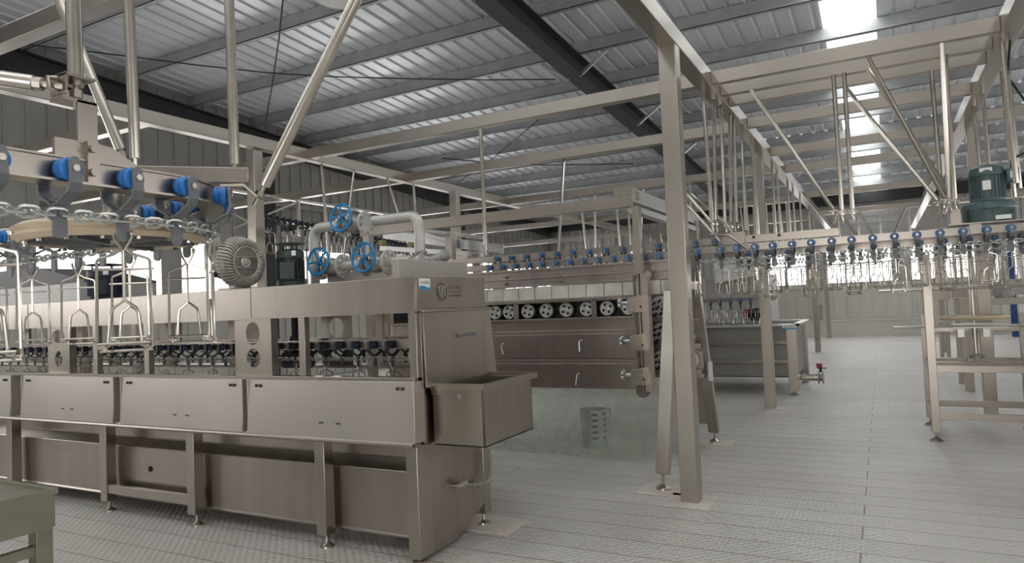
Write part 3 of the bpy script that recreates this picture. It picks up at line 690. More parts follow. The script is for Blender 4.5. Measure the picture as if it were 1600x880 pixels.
# top box behind the hood
mb = MB(); mb.box(-2.94, -2.88, 3.78, 4.64, 1.815, 1.955); tb = S('top_box', mb, 'panel')
mb = MB(); mb.beam((-2.93, 3.95, 1.95), (-2.90, 4.10, 2.02), .05, .008); S('flap', mb, 'sheet', tb)
# inner rail of the machine, chain, trolleys, shackles
YI = 4.02; ZI = 1.36
t = thing('inner_track', 'dark rail running inside the open band of the scalding machine', 'conveyor track', (-5.8, YI, ZI-.03))
mb = track_mb([(-9.2, YI, ZI), (-2.95, YI, ZI)]); obj('rail', mb, 'darksheet', t)
mb = MB()
for xx in (-3.25, -4.35, -5.5, -6.7, -7.9): mb.box(xx-.03, xx+.03, YI-.012, YI+.012, ZI+.035, 1.6)
obj('hanger_strap', mb, 'darksheet', t)
o = obj('drive_chain', chain_mb([(-9.2, YI, ZI-.105), (-2.95, YI, ZI-.105)], .032, .0042, .05, .028), 'galv'); tag(o, 'round-link chain under the rail inside the scalding machine', 'chain')
x = -3.145; i = 0
while x > -8.6:
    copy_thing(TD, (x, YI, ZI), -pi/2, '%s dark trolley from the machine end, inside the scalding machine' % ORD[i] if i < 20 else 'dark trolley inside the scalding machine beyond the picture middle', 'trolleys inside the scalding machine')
    if i % 2 == 0: copy_thing(SS, (x, YI, ZI+HOOK), .15*random.uniform(-1, 1), '%s shackle from the machine end, dipping into the scalding tank' % ORD[i//2], 'shackles inside the scalding machine')
    x -= P0; i += 1
x = -3.3
for i in range(20):
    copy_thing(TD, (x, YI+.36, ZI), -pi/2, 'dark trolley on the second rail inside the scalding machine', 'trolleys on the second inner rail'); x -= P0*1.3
o = obj('inner_track', track_mb([(-9.2, YI+.36, ZI), (-2.95, YI+.36, ZI)]), 'darksheet'); tag(o, 'second dark rail behind the first inside the scalding machine', 'conveyor track')
# black drive unit standing in the tank band
t = thing('agitator_drive', 'black agitator drive seen through the open band under the dark trolleys', 'drive unit', (-4.2, 4.3, 1.17))
mb = MB(); mb.lathe([(.03, .03), (.03, .42)], (-4.30, 4.22, 1.17), Z_, 14); mb.torus((-4.30, 4.20, 1.40), Y_, .03, .012, 16, 6); obj('shaft', mb, 'black', t)
mb = MB(); mb.box(-4.37, -4.17, 4.13, 4.3, 1.172, 1.30); mb.lathe([(.05, 0), (.055, .02), (.05, .10)], (-4.13, 4.12, 1.215), Y_, 14); obj('gear_case', mb, 'black', t, .008)

# things on the hood --------------------------------------------------
ZH = 1.815
# insulated housing
hs0 = thing('insulated_housing', 'grey boxed housing with dark sloping top behind the hanging shackles', 'housing', (-9, 4.8, ZH))
mb = MB(); mb.hexa([(-10.6, 4.62, 1.815), (-8.06, 4.62, 1.815), (-8.06, 5.6, 1.815), (-10.6, 5.6, 1.815)], [(-10.6, 4.62, 2.08), (-8.06, 4.62, 2.08), (-8.06, 5.6, 2.08), (-10.6, 5.6, 2.08)]); obj('body', mb, 'housing', hs0, .004)
mb = MB(); mb.prism([(-10.6, 4.7, 2.08), (-8.06, 4.7, 2.08), (-8.06, 4.7, 2.11), (-8.95, 4.7, 2.30), (-10.6, 4.7, 2.33)], (0, .9, 0)); obj('sloping_top', mb, 'housingtop', hs0)
for lx in (-10.4, -8.3):
    for ly in (4.75, 5.4): mb = MB(); mb.box(lx, lx+.1, ly, ly+.1, 0, 1.815); obj('leg', mb, 'steel', hs0)
# finned ring blower, face towards +X
BC = V((-4.42, 3.83, 2.035)); BR = .205
bl = thing('ring_blower', 'cast ring blower with a wheel of radial fins standing on the machine hood', 'blower', (BC.x, BC.y, ZH))
mb = MB(); mb.lathe([(.10, -.13), (BR-.03, -.125), (BR-.012, -.10), (BR-.015, -.05), (BR-.03, -.03), (.125, -.012), (.118, -.01), (.05, -.01)], BC, X_, 56); obj('housing', mb, 'castgrey', bl)
mb = MB(); nf = 46
for i in range(nf):
    a = 2*pi*i/nf; prev = None
    pts = []
    for k in range(5):
        r = .122+(BR+.004-.122)*k/4; ang = a-.16*(k/4)**1.5; dep = (.020, .032, .034, .024, -.06)[k]
        pts.append((r, ang, dep))
    for (r0, a0, d0), (r1, a1, d1) in zip(pts, pts[1:]):
        w = .0046; P = lambda r, an, dx, s: BC+V((dx, r*cos(an)+s*w*-sin(an), r*sin(an)+s*w*cos(an)))
        mb.hexa([P(r0, a0, d0-.03, -1), P(r1, a1, d1-.03, -1), P(r1, a1, d1-.03, 1), P(r0, a0, d0-.03, 1)], [P(r0, a0, d0, -1), P(r1, a1, d1, -1), P(r1, a1, d1, 1), P(r0, a0, d0, 1)])
obj('fin_ring', mb, 'blower', bl)
gr = MB(); gr.torus(BC+X_*.018, X_, .122, .006, 48, 6)
for k in range(-9, 10):
    yy = k*.0125; zz = sqrt(max(0, .118**2-yy*yy))
    if zz > .048:
        gr.box(BC.x+.0, BC.x+.014, BC.y+yy-.002, BC.y+yy+.002, BC.z+.042, BC.z+zz); gr.box(BC.x+.0, BC.x+.014, BC.y+yy-.002, BC.y+yy+.002, BC.z-zz, BC.z-.042)
for k in range(-3, 4):
    zz = k*.0125; yy = sqrt(.118**2-zz*zz)
    gr.box(BC.x+.0, BC.x+.014, BC.y-yy, BC.y-.045, BC.z+zz-.002, BC.z+zz+.002); gr.box(BC.x+.0, BC.x+.014, BC.y+.045, BC.y+yy, BC.z+zz-.002, BC.z+zz+.002)
gr.box(BC.x+.008, BC.x+.02, BC.y-.115, BC.y+.115, BC.z+.039, BC.z+.045); gr.box(BC.x+.008, BC.x+.02, BC.y-.115, BC.y+.115, BC.z-.045, BC.z-.039)
obj('grille', gr, 'blower', bl)
mb = MB(); mb.lathe([(.046, 0), (.046, .012), (.040, .018), (.036, .014), (.020, .014), (.018, .024), (.006, .026)], BC, X_, 28); obj('hub', mb, 'blower', bl)
mb = MB(); mb.lathe([(.085, -.34), (.1, -.33), (.105, -.30), (.10, -.13)], BC, X_, 28)
for i in range(20): a = 2*pi*i/20; mb.beam(BC+V((-.31, .105*cos(a), .105*sin(a))), BC+V((-.14, .105*cos(a), .105*sin(a))), .006, .012, V((0, cos(a), sin(a))))
obj('motor', mb, 'darkblue', bl)
mb = MB(); mb.box(BC.x-.14, BC.x+.0, BC.y-.15, BC.y+.13, ZH, ZH+.018); mb.box(BC.x-.10, BC.x-.03, BC.y-.08, BC.y+.08, ZH+.01, BC.z-.15); obj('foot', mb, 'blower', bl, .004)
mb = MB(); mb.lathe([(.075, 0), (.08, .02), (.08, .20), (.07, .23)], BC+V((-.22, -.10, -.07)), (0, 0, 1), 20); mb.lathe([(.03, 0), (.03, .1)], BC+V((-.10, -.15, .13)), (0, -.3, 1), 12); obj('silencer', mb, 'castgrey', bl)
# upright motors
def upright_motor(name, label, x, y, z0, m, r, h, cap=True):
    t = thing(name, label, 'motor', (x, y, z0)); c = V((x, y, z0))
    mb = MB(); mb.lathe([(r*.98, 0), (r*.98, h*.18), (r*.88, h*.2), (r*.88, h*.74), (r*1.02, h*.75), (r*1.02, h*.92), (r*.8, h*.97)], c, Z_, 32); obj('body', mb, m, t)
    mb = MB()
    for i in range(22):
        a = 2*pi*i/22; mb.beam(c+V((r*.9*cos(a), r*.9*sin(a), h*.22)), c+V((r*.9*cos(a), r*.9*sin(a), h*.73)), .006, .03, V((cos(a), sin(a), 0)))
    obj('cooling_fin', mb, m, t)
    mb = MB(); d = V((.55, -.83, 0)); e = d.cross(Z_); q = c+d*r*.85+Z_*h*.22
    mb.hexa([q-e*r*.55, q+e*r*.55, q+e*r*.55+d*r*.28, q-e*r*.55+d*r*.28], [p+Z_*h*.42 for p in (q-e*r*.55, q+e*r*.55, q+e*r*.55+d*r*.28, q-e*r*.55+d*r*.28)]); obj('terminal_box', mb, m, t, .006)
    mb = MB(); q = c+d*r*1.02+Z_*h*.80-e*r*.65; mb.hexa([q, q+e*r*.3, q+e*r*.3+d*.006, q+d*.006], [p+Z_*h*.12 for p in (q, q+e*r*.3, q+e*r*.3+d*.006, q+d*.006)]); obj('rating_plate', mb, 'white', t)
    if cap:
        mb = MB(); mb.lathe([(r*1.12, h*1.10), (r*1.14, h*1.115), (r*.5, h*1.15), (.01, h*1.16)], c, Z_, 32)
        for a in (0, 2.1, 4.2): mb.cyl(c+V((r*.7*cos(a), r*.7*sin(a), h*.94)), c+V((r*.7*cos(a), r*.7*sin(a), h*1.11)), .008, 6)
        obj('rain_cap', mb, m, t)
    return t
upright_motor('agitator_motor', 'dark green upright motor with flat cap between blower and blue handwheels', -4.21, 4.1, ZH, 'darkgreen', .108, .325)
upright_motor('agitator_motor', 'nearly black upright motor with thin flat cap behind the hanging shackles', -7.2, 4.42, ZH, 'darkblue', .17, .36)
# valve boxes behind the hood
mb = MB(); mb.box(-4.06, -3.18, 4.36, 4.58, ZH, 1.93); o = obj('valve_trough', mb, 'panel', None, .004); tag(o, 'low stainless trough under the blue handwheel valves', 'trough')
mb = MB(); mb.cyl((-5.2, 4.3, 1.83), (-4.35, 4.3, 1.83), .03, 14); mb.tube([(-4.35, 4.3, 1.83), (-4.28, 4.3, 1.85), (-4.26, 4.3, 1.9)], .03, 14); o = obj('air_pipe', mb, 'tube'); tag(o, 'thin steel pipe lying on the hood beside the dark green motor', 'pipe')
# steam line along X
ZP = 2.335; YP = 4.42; PR = .042
def arc_pts(c, u, w, R, n=7): return [V(c)+V(u)*R*(1-cos(pi/2*i/n))+V(w)*R*sin(pi/2*i/n) for i in range(n+1)]
sp_ = thing('steam_pipe', 'pale grey steam pipe rising, crossing and dropping again above the valves', 'pipe', (-3.7, YP, ZH))
xl, xr = -4.255, -3.155
mb = MB(); mb.tube([(xl, YP, ZH), (xl, YP, ZP-.09)]+arc_pts((xl, YP, ZP-.09), (1, 0, 0), (0, 0, 1), .09)[1:]+[(-3.95, YP, ZP)], PR, 18); obj('riser', mb, 'pipe', sp_)
mb = MB(); mb.tube([(-3.60, YP, ZP), (xr-.08, YP, ZP)]+[p for p in [V((xr-.08, YP, ZP))+V((.08*sin(pi/2*i/7), 0, -.08*(1-cos(pi/2*i/7)))) for i in range(1, 8)]]+[(xr, YP, 2.03)], PR, 18); dn = obj('downpipe', mb, 'pipe', sp_)
mb = MB(); mb.tube([(xr, YP, 2.06), (xr+.01, YP+.01, 2.0), (xr+.06, YP+.03, 1.975), (xr+.16, YP+.05, 1.985), (xr+.22, YP+.06, 2.03)], .045, 14); mb.torus((xr+.01, YP, 2.05), (0, 0, 1), .044, .006, 20, 6); obj('branch_elbow', mb, 'castgrey', sp_)
def valve(label, x, z, wheel_r, y=YP, small=False, tilt=0):
    t = thing('globe_valve', label, 'valve', (x, y, z-.1), 'valves with blue handwheels'); c = V((x, y, z)); fx = .115
    mb = MB(); mb.lathe([(.05, -.10), (.055, -.085), (.048, -.07), (.072, -.03), (.078, 0), (.072, .03), (.048, .07), (.055, .085), (.05, .10)], c, X_, 22); mb.lathe([(.05, 0), (.052, .05), (.04, .06), (.04, .085)], c, (0, -1, .25), 18); mb.lathe([(.03, 0), (.034, .06), (.02, .07)], c, (.2, .3, -1), 12); obj('body', mb, 'castgrey', t)
    for s in (-1, 1):
        mb = MB(); mb.lathe([(.044, 0), (.098, .0), (.10, .003), (.10, .016), (.098, .019), (.044, .019)], c+X_*(s*fx-.009), X_, 26)
        f = obj('flange', mb, 'pipe', t); mb = MB()
        for i in range(8): a = 2*pi*i/8+.2; q = c+V((s*fx, .078*cos(a), .078*sin(a))); mb.cyl(q-X_*.025, q+X_*.025, .009, 6)
        obj('flange_bolt', mb, 'tube', f)
    d = V((0, -1, .25)).normalized(); hb = c+d*.17
    mb = MB(); mb.cyl(c+d*.07, hb+d*.02, .009, 8)
    for s in (-1, 1): mb.beam(c+d*.08+X_*.035*s, c+d*.14+X_*.02*s, .012, .012)
    mb.cyl(c+d*.135, c+d*.148, .028, 10); obj('stem', mb, 'tube', t)
    w = MB(); wd = V((0, -1, .12)).normalized()
    w.torus(hb, wd, wheel_r, .0105, 40, 10); _, ua, ub = w.frame3(wd)
    for i in range(5):
        a = 2*pi*i/5+.9+tilt; q = ua*cos(a)+ub*sin(a); w.beam(hb+q*.015-wd*.005, hb+q*(wheel_r-.004), .017, .007, wd)
    w.cyl(hb-wd*.014, hb+wd*.008, .02, 12)
    wo = obj('hand_wheel', w, 'bluewheel', t); mb = MB(); mb.cyl(hb+wd*.006, hb+wd*.02, .014, 6); obj('wheel_nut', mb, 'copper', wo)
    return t
valve('globe valve with blue handwheel on the upper steam pipe', -3.80, ZP-.01, .108, tilt=.2)
valve('globe valve with blue handwheel low beside the dark green motor', -4.0, 1.985, .108, 4.36, tilt=.5)
valve('globe valve with blue handwheel low beside the pipe elbow', -3.53, 1.985, .112, 4.36, tilt=.0)
t = thing('valve_pipe', 'lower horizontal steam pipe joining the two low valves', 'pipe', (-3.7, 4.36, 1.9))
for xa, xb in ((-4.22, -4.11), (-3.89, -3.64), (-3.42, -3.1)): mb = MB(); mb.cyl((xa, 4.36, 1.985), (xb, 4.36, 1.985), .04, 16); obj('pipe_length', mb, 'pipe', t)
# ================================================================== TABLE AT THE EDGE
tb = thing('work_table', 'low olive-tinted stainless table with deep apron at the picture edge', 'table', (-4.6, 1.9, 0))
tx1, ty1, tzt = -3.87, 2.10, .75; tx0, ty0 = -5.6, .9
mb = MB(); mb.box(tx0+.035, tx1-.035, ty0+.035, ty1-.035, tzt-.03, tzt-.012); mb.box(tx0, tx1, ty1-.035, ty1, tzt-.03, tzt); mb.box(tx1-.035, tx1, ty0+.035, ty1-.035, tzt-.03, tzt); mb.box(tx0, tx1, ty0, ty0+.035, tzt-.03, tzt); mb.box(tx0, tx0+.035, ty0+.035, ty1-.035, tzt-.03, tzt); obj('table_top', mb, 'olive', tb)
mb = MB(); mb.box(tx0+.02, tx1-.02, ty1-.018, ty1-.008, tzt-.2, tzt-.03); mb.box(tx1-.018, tx1-.008, ty0+.02, ty1-.02, tzt-.2, tzt-.03); mb.box(tx0+.02, tx1-.02, ty0+.008, ty0+.018, tzt-.2, tzt-.03); obj('apron', mb, 'olive', tb)
for lx, ly in ((tx1-.06, ty1-.06), (tx1-.06, ty0+.06), (tx0+.06, ty1-.06), (tx0+.06, ty0+.06)):
    mb = MB(); mb.box(lx-.04, lx+.04, ly-.04, ly+.04, 0, tzt-.03); obj('leg', mb, 'olive', tb, .003)
mb = MB(); mb.box(tx1-.08, tx1-.04, ty0+.1, ty1-.1, .42, .47); mb.box(tx0+.1, tx1-.1, ty0+.04, ty0+.08, .42, .47); obj('stretcher', mb, 'olive', tb)

# ================================================================== PLUCKING MACHINE
pk = thing('plucking_machine', 'long dark stainless plucking machine with rows of spoked discs, doors and adjuster column', 'machine', (-3.2, 6.9, 0))
PY = 6.6; PX0, PX1 = -5.2, -1.80
Pk = lambda n, mb, m='darksheet', par=None, bev=.003: obj(n, mb, m, par or pk, bev)
mb = MB(); mb.box(PX0, PX1, PY+.02, PY+.26, 1.80, 1.965); mb.box(PX0, PX1, PY-.01, PY+.26, 1.960, 1.985); mb.box(PX0, PX1, PY, PY+.03, 1.875, 1.89); mb.box(PX0, PX1, PY-.005, PY+.03, 1.795, 1.81); gr = Pk('guide_rail', mb)
mb = MB()
for bx in (-3.6, -2.95, -2.35, -1.95, -4.2):
    for zz in (1.915, 1.84): mb.cyl((bx, PY-.012, zz), (bx, PY+.02, zz), .02, 6); mb.cyl((bx, PY-.03, zz), (bx, PY, zz), .009, 6)
Pk('rail_bolt', mb, 'steel', gr, 0)
mb = MB(); x = PX0
while x < PX1-.01: mb.box(x, min(x+.188, PX1), PY+.01, PY+.2, 1.655, 1.79); x += .195
Pk('guide_block', mb, 'nylon')
mb = MB(); mb.box(PX0, -2.12, PY-.01, PY+.22, 1.615, 1.65); mb.box(PX0, -2.12, PY-.01, PY+.2, 1.425, 1.45); 
for bx in (-5.15, -4.35, -3.48, -2.585, -2.16): mb.box(bx-.028, bx+.028, PY-.01, PY+.04, 1.44, 1.63)
Pk('pulley_frame', mb, 'sheet')
mb = MB(); mb.box(PX0, -2.14, PY+.12, PY+.14, 1.44, 1.62); Pk('backing', mb, 'black', None, 0)
for px in (773, 795, 824, 853, 884, 916, 948, 981):
    c = aty(px, 487+(824-px)*.045, PY+.02); c.z = 1.535
    mb = MB(); mb.lathe([(.078, 0.03), (.078, -.0), (.072, -.012), (.066, -.004), (.02, -.002), (.02, -.016), (.006, -.018)], c+Y_*.012, Y_, 28)
    dd = Pk('pulley', mb, 'aluw', None, 0); mb = MB()
    for i in range(4): a = pi/2*i+.5; q = c+V((.042*cos(a), 0, .042*sin(a))); mb.cyl(q+Y_*.002, q+Y_*.012, .0135, 12)
    mb.lathe([(.079, .02), (.079, .1)], c+Y_*.012, Y_, 20)
    Pk('pulley_hole', mb, 'hole', dd, 0)
mb = MB()
for px in (838, 868, 900, 932, 964): c = aty(px, 487, PY+.10); mb.beam((c.x-.09, PY+.10, 1.50), (c.x+.09, PY+.10, 1.575), .004, .02, Y_)
Pk('drive_belt', mb, 'iron', None, 0)
mb = MB(); mb.box(PX0, -2.16, PY+.06, PY+.2, 1.29, 1.425); Pk('channel_plate', mb)
for (z0, z1, y0) in ((1.035, 1.285, PY-.02), (.73, .985, PY-.03)):
    mb = MB(); mb.box(PX0, -2.13, y0, y0+.012, z0, z1); dr = Pk('door', mb, 'darksheet', None, .004)
    mb = MB(); mb.box(PX0, -2.13, y0-.0, y0+.2, z1+.0, z1+.035); Pk('door_lip', mb, 'darksheet', dr)
mb = MB(); mb.box(PX0, -2.13, PY+.03, PY+.3, .74, 1.3); Pk('body', mb, 'darksheet')
for px, py, lean in ((783, 546, 1), (905, 541, 0), (902, 593, -1), (640, 560, 1)):
    yy = PY-.03; c = aty(px, py, yy); mb = MB(); mb.tube([c+V((.02*lean, 0, -.055)), c+V((0, -.0, .045)), c+V((.02, .0, .06)), c+V((.03, .03, .05))], .009, 8); Pk('handle', mb, 'galv', None, 0)
# adjuster column
mb = MB(); mb.box(-2.07, -2.0, 6.38, 6.46, 1.85, 2.50); mb.box(-2.02, -1.95, 6.38, 6.48, .73, 1.86); mb.box(-2.055, -2.04, 6.40, 6.5, .72, 1.86)
mb.prism([(-2.13, 6.42, 1.84), (-2.09, 6.42, 1.88), (-2.05, 6.42, 1.84), (-2.09, 6.42, 1.80)], (0, .05, 0)); mb.prism([(-1.98, 6.36, 1.84), (-1.94, 6.36, 1.88), (-1.90, 6.36, 1.84), (-1.94, 6.36, 1.80)], (0, .05, 0))
ac = Pk('adjuster_column', mb, 'steel')
mb = MB(); mb.cyl((-2.075, 6.37, .78), (-2.075, 6.37, 1.84), .014, 10); mb.lathe([(.07, 0), (.07, .02)], (-2.06, 6.42, .74), (0, 1, 0), 20); Pk('screw_rod', mb, 'brown', ac, 0)
for zz in (1.58, 1.22, .90):
    mb = MB(); mb.hexa([(-2.13, 6.30, zz-.09), (-2.0, 6.30, zz-.09), (-2.0, 6.40, zz-.09), (-2.13, 6.40, zz-.09)], [(-2.13, 6.30, zz+.045), (-2.0, 6.30, zz+.07), (-2.0, 6.40, zz+.07), (-2.13, 6.40, zz+.045)]); mb.box(-2.06, -1.99, 6.29, 6.41, zz-.095, zz+.0)
    cb = Pk('clamp_block', mb, 'steel', None, .004)
    mb = MB(); q = V((-2.22, 6.30, zz+.0)); mb.cyl((-2.2, 6.33, zz), (-2.12, 6.33, zz), .022, 10)
    for i in range(5): a = 2*pi*i/5; e = q+V((.02, .036*cos(a), .036*sin(a))); mb.cyl(q, e, .011, 8); mb.lathe([(.006, -.016), (.017, -.01), (.017, .01), (.006, .016)], e, X_, 10)
    Pk('star_knob', mb, 'galv', cb, 0)
    mb = MB(); mb.cyl((-2.0, 6.295, zz-.04), (-1.998, 6.285, zz-.04), .011, 10); Pk('bolt_hole', mb, 'hole', cb, 0)
# rear bank with rubber-finger discs
mb = MB(); mb.box(PX0, -1.70, 7.42, 7.5, .75, 1.66)
for zz in (1.36, 1.07, .80): mb.box(PX0, -1.70, 7.30, 7.42, zz, zz+.05)
Pk('rear_bank', mb, 'darksheet')
for zz in (1.52, 1.235, .945):
    for xx in (-1.86, -2.12, -2.38):
        c = V((xx, 7.40, zz)); mb = MB(); mb.lathe([(.115, 0), (.115, -.03), (.105, -.036), (.01, -.034)], c, Y_, 28); d = Pk('finger_disc', mb, 'nylon', None, 0); mb = MB()
        for (a, b2) in ((-.06, .05), (0, .07), (.055, .045), (-.075, -.015), (-.02, .0), (.035, -.01), (.08, 0), (-.045, -.07), (.01, -.065), (.06, -.06)):
            q = c+V((a, -.036, b2)); mb.cyl(q, q+V((-.012, -.05, -.022)), .014, 8, .011)
        Pk('rubber_finger', mb, 'black', d, 0)
# gantry
mb = MB(); mb.box(-2.24, -2.08, 6.45, 9.2, 2.56, 2.70); ch = Pk('gantry_channel', mb, 'aluw')
mb = MB(); mb.prism([(-2.27, 6.44, 2.71), (-2.07, 6.44, 2.71), (-2.07, 6.44, 2.51), (-2.17, 6.44, 2.51), (-2.25, 6.44, 2.57)], (0, .012, 0)); 
for q in (-2.2, -2.12): mb.cyl((q, 6.425, 2.635), (q, 6.44, 2.635), .016, 8)
for i in range(3): mb.box(-2.085, -2.068, 6.55+.04*i, 6.575+.04*i, 2.585+.03*(i % 2), 2.675)
Pk('channel_cap', mb, 'steel', ch)
mb = MB(); mb.prism([(-2.20, 6.62, 2.52), (-2.06, 6.62, 2.52), (-2.06, 6.62, 2.46), (-2.16, 6.62, 2.46)], (0, 2.5, 0)); Pk('cable_tray', mb, 'aluw', ch)
fb = MB(); fb.box(-5.9, -2.2, 6.96, 7.03, 2.58, 2.70); Pk('gantry_arm', fb, 'steel')
for xx, y in ((-2.1, 9.0), (-5.8, 7.0), (-5.0, 7.7), (PX0+.1, 6.75), (PX0+.1, 7.45), (-1.95, 7.46)):
    zz = 2.6 if xx != PX0+.1 and xx != -1.95 else .8
    mb = MB(); mb.box(xx-.05, xx+.05, y-.05, y+.05, 0, zz); Pk('leg', mb, 'steel')
# A-shaped stand
af = thing('splayed_stand', 'splayed stainless stand with two slanting legs on levelling feet behind the big post', 'stand', (-1.71, 6.8, 0))
for (yb, yt, px) in ((5.77, 6.33, 0), (7.78, 7.22, 1)):
    mb = MB(); mb.beam((-1.71, yb, .13), (-1.71, yt, 1.75), .11, .09, (0, 1, 0)); lg = obj('leg', mb, 'steel', af, .004)
    mb = MB(); mb.lathe([(.062, .008), (.060, .022), (.03, .04), (.012, .05), (.012, .14)], (-1.71, yb-.01 if px == 0 else yb+.01, 0), Z_, 18); obj('levelling_foot', mb, 'steel', lg)
    mb = MB(); mb.box(-1.9, -1.5, yb-.16, yb+.16, 0, .008); obj('base_plate', mb, 'plate', lg)
mb = MB(); mb.box(-1.755, -1.665, 6.25, 7.3, 1.68, 1.77); obj('cross_bar', mb, 'steel', af, .004)
mb = MB(); mb.box(-1.66, -1.63, 7.42, 7.5, .72, .92); mb.cyl((-1.63, 7.46, .77), (-1.62, 7.46, .77), .014, 8); mb.cyl((-1.63, 7.46, .88), (-1.62, 7.46, .88), .014, 8); obj('lug', mb, 'aluw', af)
# plucker conveyors
for k, (yy, zz, x0, x1, lab) in enumerate(((6.68, 2.03, -3.85, -1.9, 'front'), (7.35, 2.175, -4.3, -1.5, 'rear'))):
    o = obj('conveyor_track', track_mb([(x0-.9, yy, zz), (x1+.25, yy, zz)], .075, .014, .09), 'steel'); tag(o, '%s rail with small blue rollers along the top of the plucking machine' % lab, 'conveyor track')
    o = obj('drive_chain', chain_mb([(x0, yy, zz-.105), (x1, yy, zz-.105)], .04, .005, .05, .03), 'galv'); tag(o, 'chain under the %s rail on top of the plucking machine' % lab, 'chain')
    x = x1; i = 0
    while x > x0:
        copy_thing(TS, (x, yy, zz), -pi/2, '%s blue-wheeled trolley from the big post on the %s plucker rail' % (ORD[i], lab), 'trolleys on the %s plucker rail' % lab); x -= P0 if k == 0 else .2; i += 1

# glass sheet and bucket
GY = 6.69
mb = MB(); mb.hexa([(-4.4, GY, .012), (-2.19, GY, .012), (-2.19, GY+.01, .012), (-4.4, GY+.01, .012)], [(-4.4, GY-.06, .735), (-2.17, GY-.06, .735), (-2.17, GY-.05, .735), (-4.4, GY-.05, .735)]); o = obj('glass_sheet', mb, 'glass'); tag(o, 'smudged greenish glass sheet leaning under the plucking machine', 'glass sheet')
bc = atz(923, 697, 0); bc = V((bc.x+.02, bc.y+.06, 0))
bk = thing('slotted_bucket', 'grey metal bucket with dark slots standing on the floor behind the glass', 'bucket', bc)
mb = MB(); R0 = .135; hh = .40; n = 30
mb.lathe([(R0-.01, .003), (R0, .0), (R0+.012, hh), (R0+.018, hh+.006), (R0+.005, hh+.004), (R0-.005, .015), (.01, .01)], bc, Z_, 32); obj('wall', mb, 'bucketm', bk)
mb = MB()
for k in range(5):
    for j in range(3):
        a0 = -.75+.95*j+.0
        zz = .085+.065*k
        for q in range(4):
            a = a0-.55+.12*q; b2 = a+.12; r = R0+.012*zz/hh+.001
            mb.hexa([bc+V((r*cos(a), r*sin(a), zz)), bc+V((r*cos(b2), r*sin(b2), zz)), bc+V(((r+.002)*cos(b2), (r+.002)*sin(b2), zz)), bc+V(((r+.002)*cos(a), (r+.002)*sin(a), zz))], [p+V((0, 0, .026)) for p in (bc+V((r*cos(a), r*sin(a), zz)), bc+V((r*cos(b2), r*sin(b2), zz)), bc+V(((r+.002)*cos(b2), (r+.002)*sin(b2), zz)), bc+V(((r+.002)*cos(a), (r+.002)*sin(a), zz)))])
obj('slot', mb, 'hole', bk)
mb = MB(); q = bc+V((R0*.9, R0*.45, hh)); mb.tube([q, q+V((.05, .03, -.0)), q+V((.055, .033, -.10)), q+V((.0, .0, -.12))], .009, 8); obj('handle', mb, 'castgrey', bk)

# ================================================================== LONG CONVEYOR ON THE FAR BAY
ZR = 2.07
def xat(px): return aty(px, 380, CYR).x
t = thing('conveyor_track', 'long straight stainless conveyor rail carrying a row of blue rollers below the hanger rods', 'conveyor track', (0, CYR, ZR))
obj('rail', track_mb([(-1.66, CYR, ZR), (1.75, CYR, ZR)], .075, .014, .075), 'steel', t)
mb = MB(); x0, x1 = xat(1128), xat(1312); mb.box(x0, x1, CYR+.01, CYR+.05, ZR+.05, ZR+.125); mb.box(x0, x1, CYR+.03, CYR+.20, ZR+.115, ZR+.125); sb = obj('stiffener', mb, 'steel', t, .003)
mb = MB()
for px in (1178, 1218): mb.cyl((xat(px), CYR+.0, ZR+.10), (xat(px), CYR+.012, ZR+.10), .014, 12)
obj('stiffener_hole', mb, 'hole', sb)
mb = MB(); mb.box(-1.36, -1.16, CYR-.05, CYR+.05, ZR+.04, ZR+.16); mb.tube([(-1.5, CYR-.03, ZR+.16), (-1.3, CYR-.05, ZR+.13), (-1.12, CYR-.06, ZR-.02)], .012, 8); mb.tube([(-1.36, CYR, ZR+.30), (-1.25, CYR-.04, ZR+.12), (-1.15, CYR-.05, ZR-.06)], .012, 8); obj('joint_plate', mb, 'steel', t, .003)
YR2 = 7.95
o = obj('conveyor_track', track_mb([(-1.5, YR2, ZR), (2.0, YR2, ZR)], .075, .014, .075), 'steel'); tag(o, 'return rail running parallel behind the long straight conveyor rail', 'conveyor track')
for yy, lab, ph in ((CYR, 'front', 0), (YR2, 'return', .04)):
    o = obj('drive_chain', chain_mb([(-1.64+ph, yy, ZR-.105), (1.75+ph, yy, ZR-.105)], .034, .0048, .05, .028), 'galv'); tag(o, 'zinc chain of round links under the long %s rail' % lab, 'chain')
o = obj('drive_chain', chain_mb([(-1.3, CYR+.4, ZR-.16), (1.2, CYR+.4, ZR-.14)], .034, .0048, .05, .028), 'galv'); tag(o, 'slack chain hanging between the two long parallel rails', 'chain')
o = obj('conveyor_track', track_mb([(-1.4, CYR+.4, ZR-.05), (1.5, CYR+.4, ZR-.05)], .07, .014, .07), 'steel'); tag(o, 'lower middle rail between the two long parallel rails', 'conveyor track')
for i, px in enumerate((1089, 1101, 1126, 1152, 1180, 1208, 1238, 1268, 1300, 1331, 1364, 1398, 1433, 1469, 1505, 1542, 1580)):
    if i == 1: continue
    x = xat(px); copy_thing(TR, (x, CYR, ZR), -pi/2, '%s blue-wheeled trolley from the big post on the long front rail' % ORD[i if i == 0 else i-1], 'trolleys on the long front rail', 1.2)
    copy_thing(SS, (x, CYR, ZR+HOOK), random.uniform(-.5, .5) if i > 1 else 1.2, '%s wire shackle from the big post on the long front rail' % ORD[i if i == 0 else i-1], 'shackles on the long front rail')
x = -1.35
for i in range(19):
    copy_thing(TS, (x, YR2, ZR), -pi/2, 'trolley on the return rail behind the long front rail', 'trolleys on the return rail')
    copy_thing(SS, (x, YR2, ZR+HOOK), random.uniform(-.6, .6), 'wire shackle on the return rail behind the long front rail', 'shackles on the return rail'); x += P0*1.05
x = -1.2
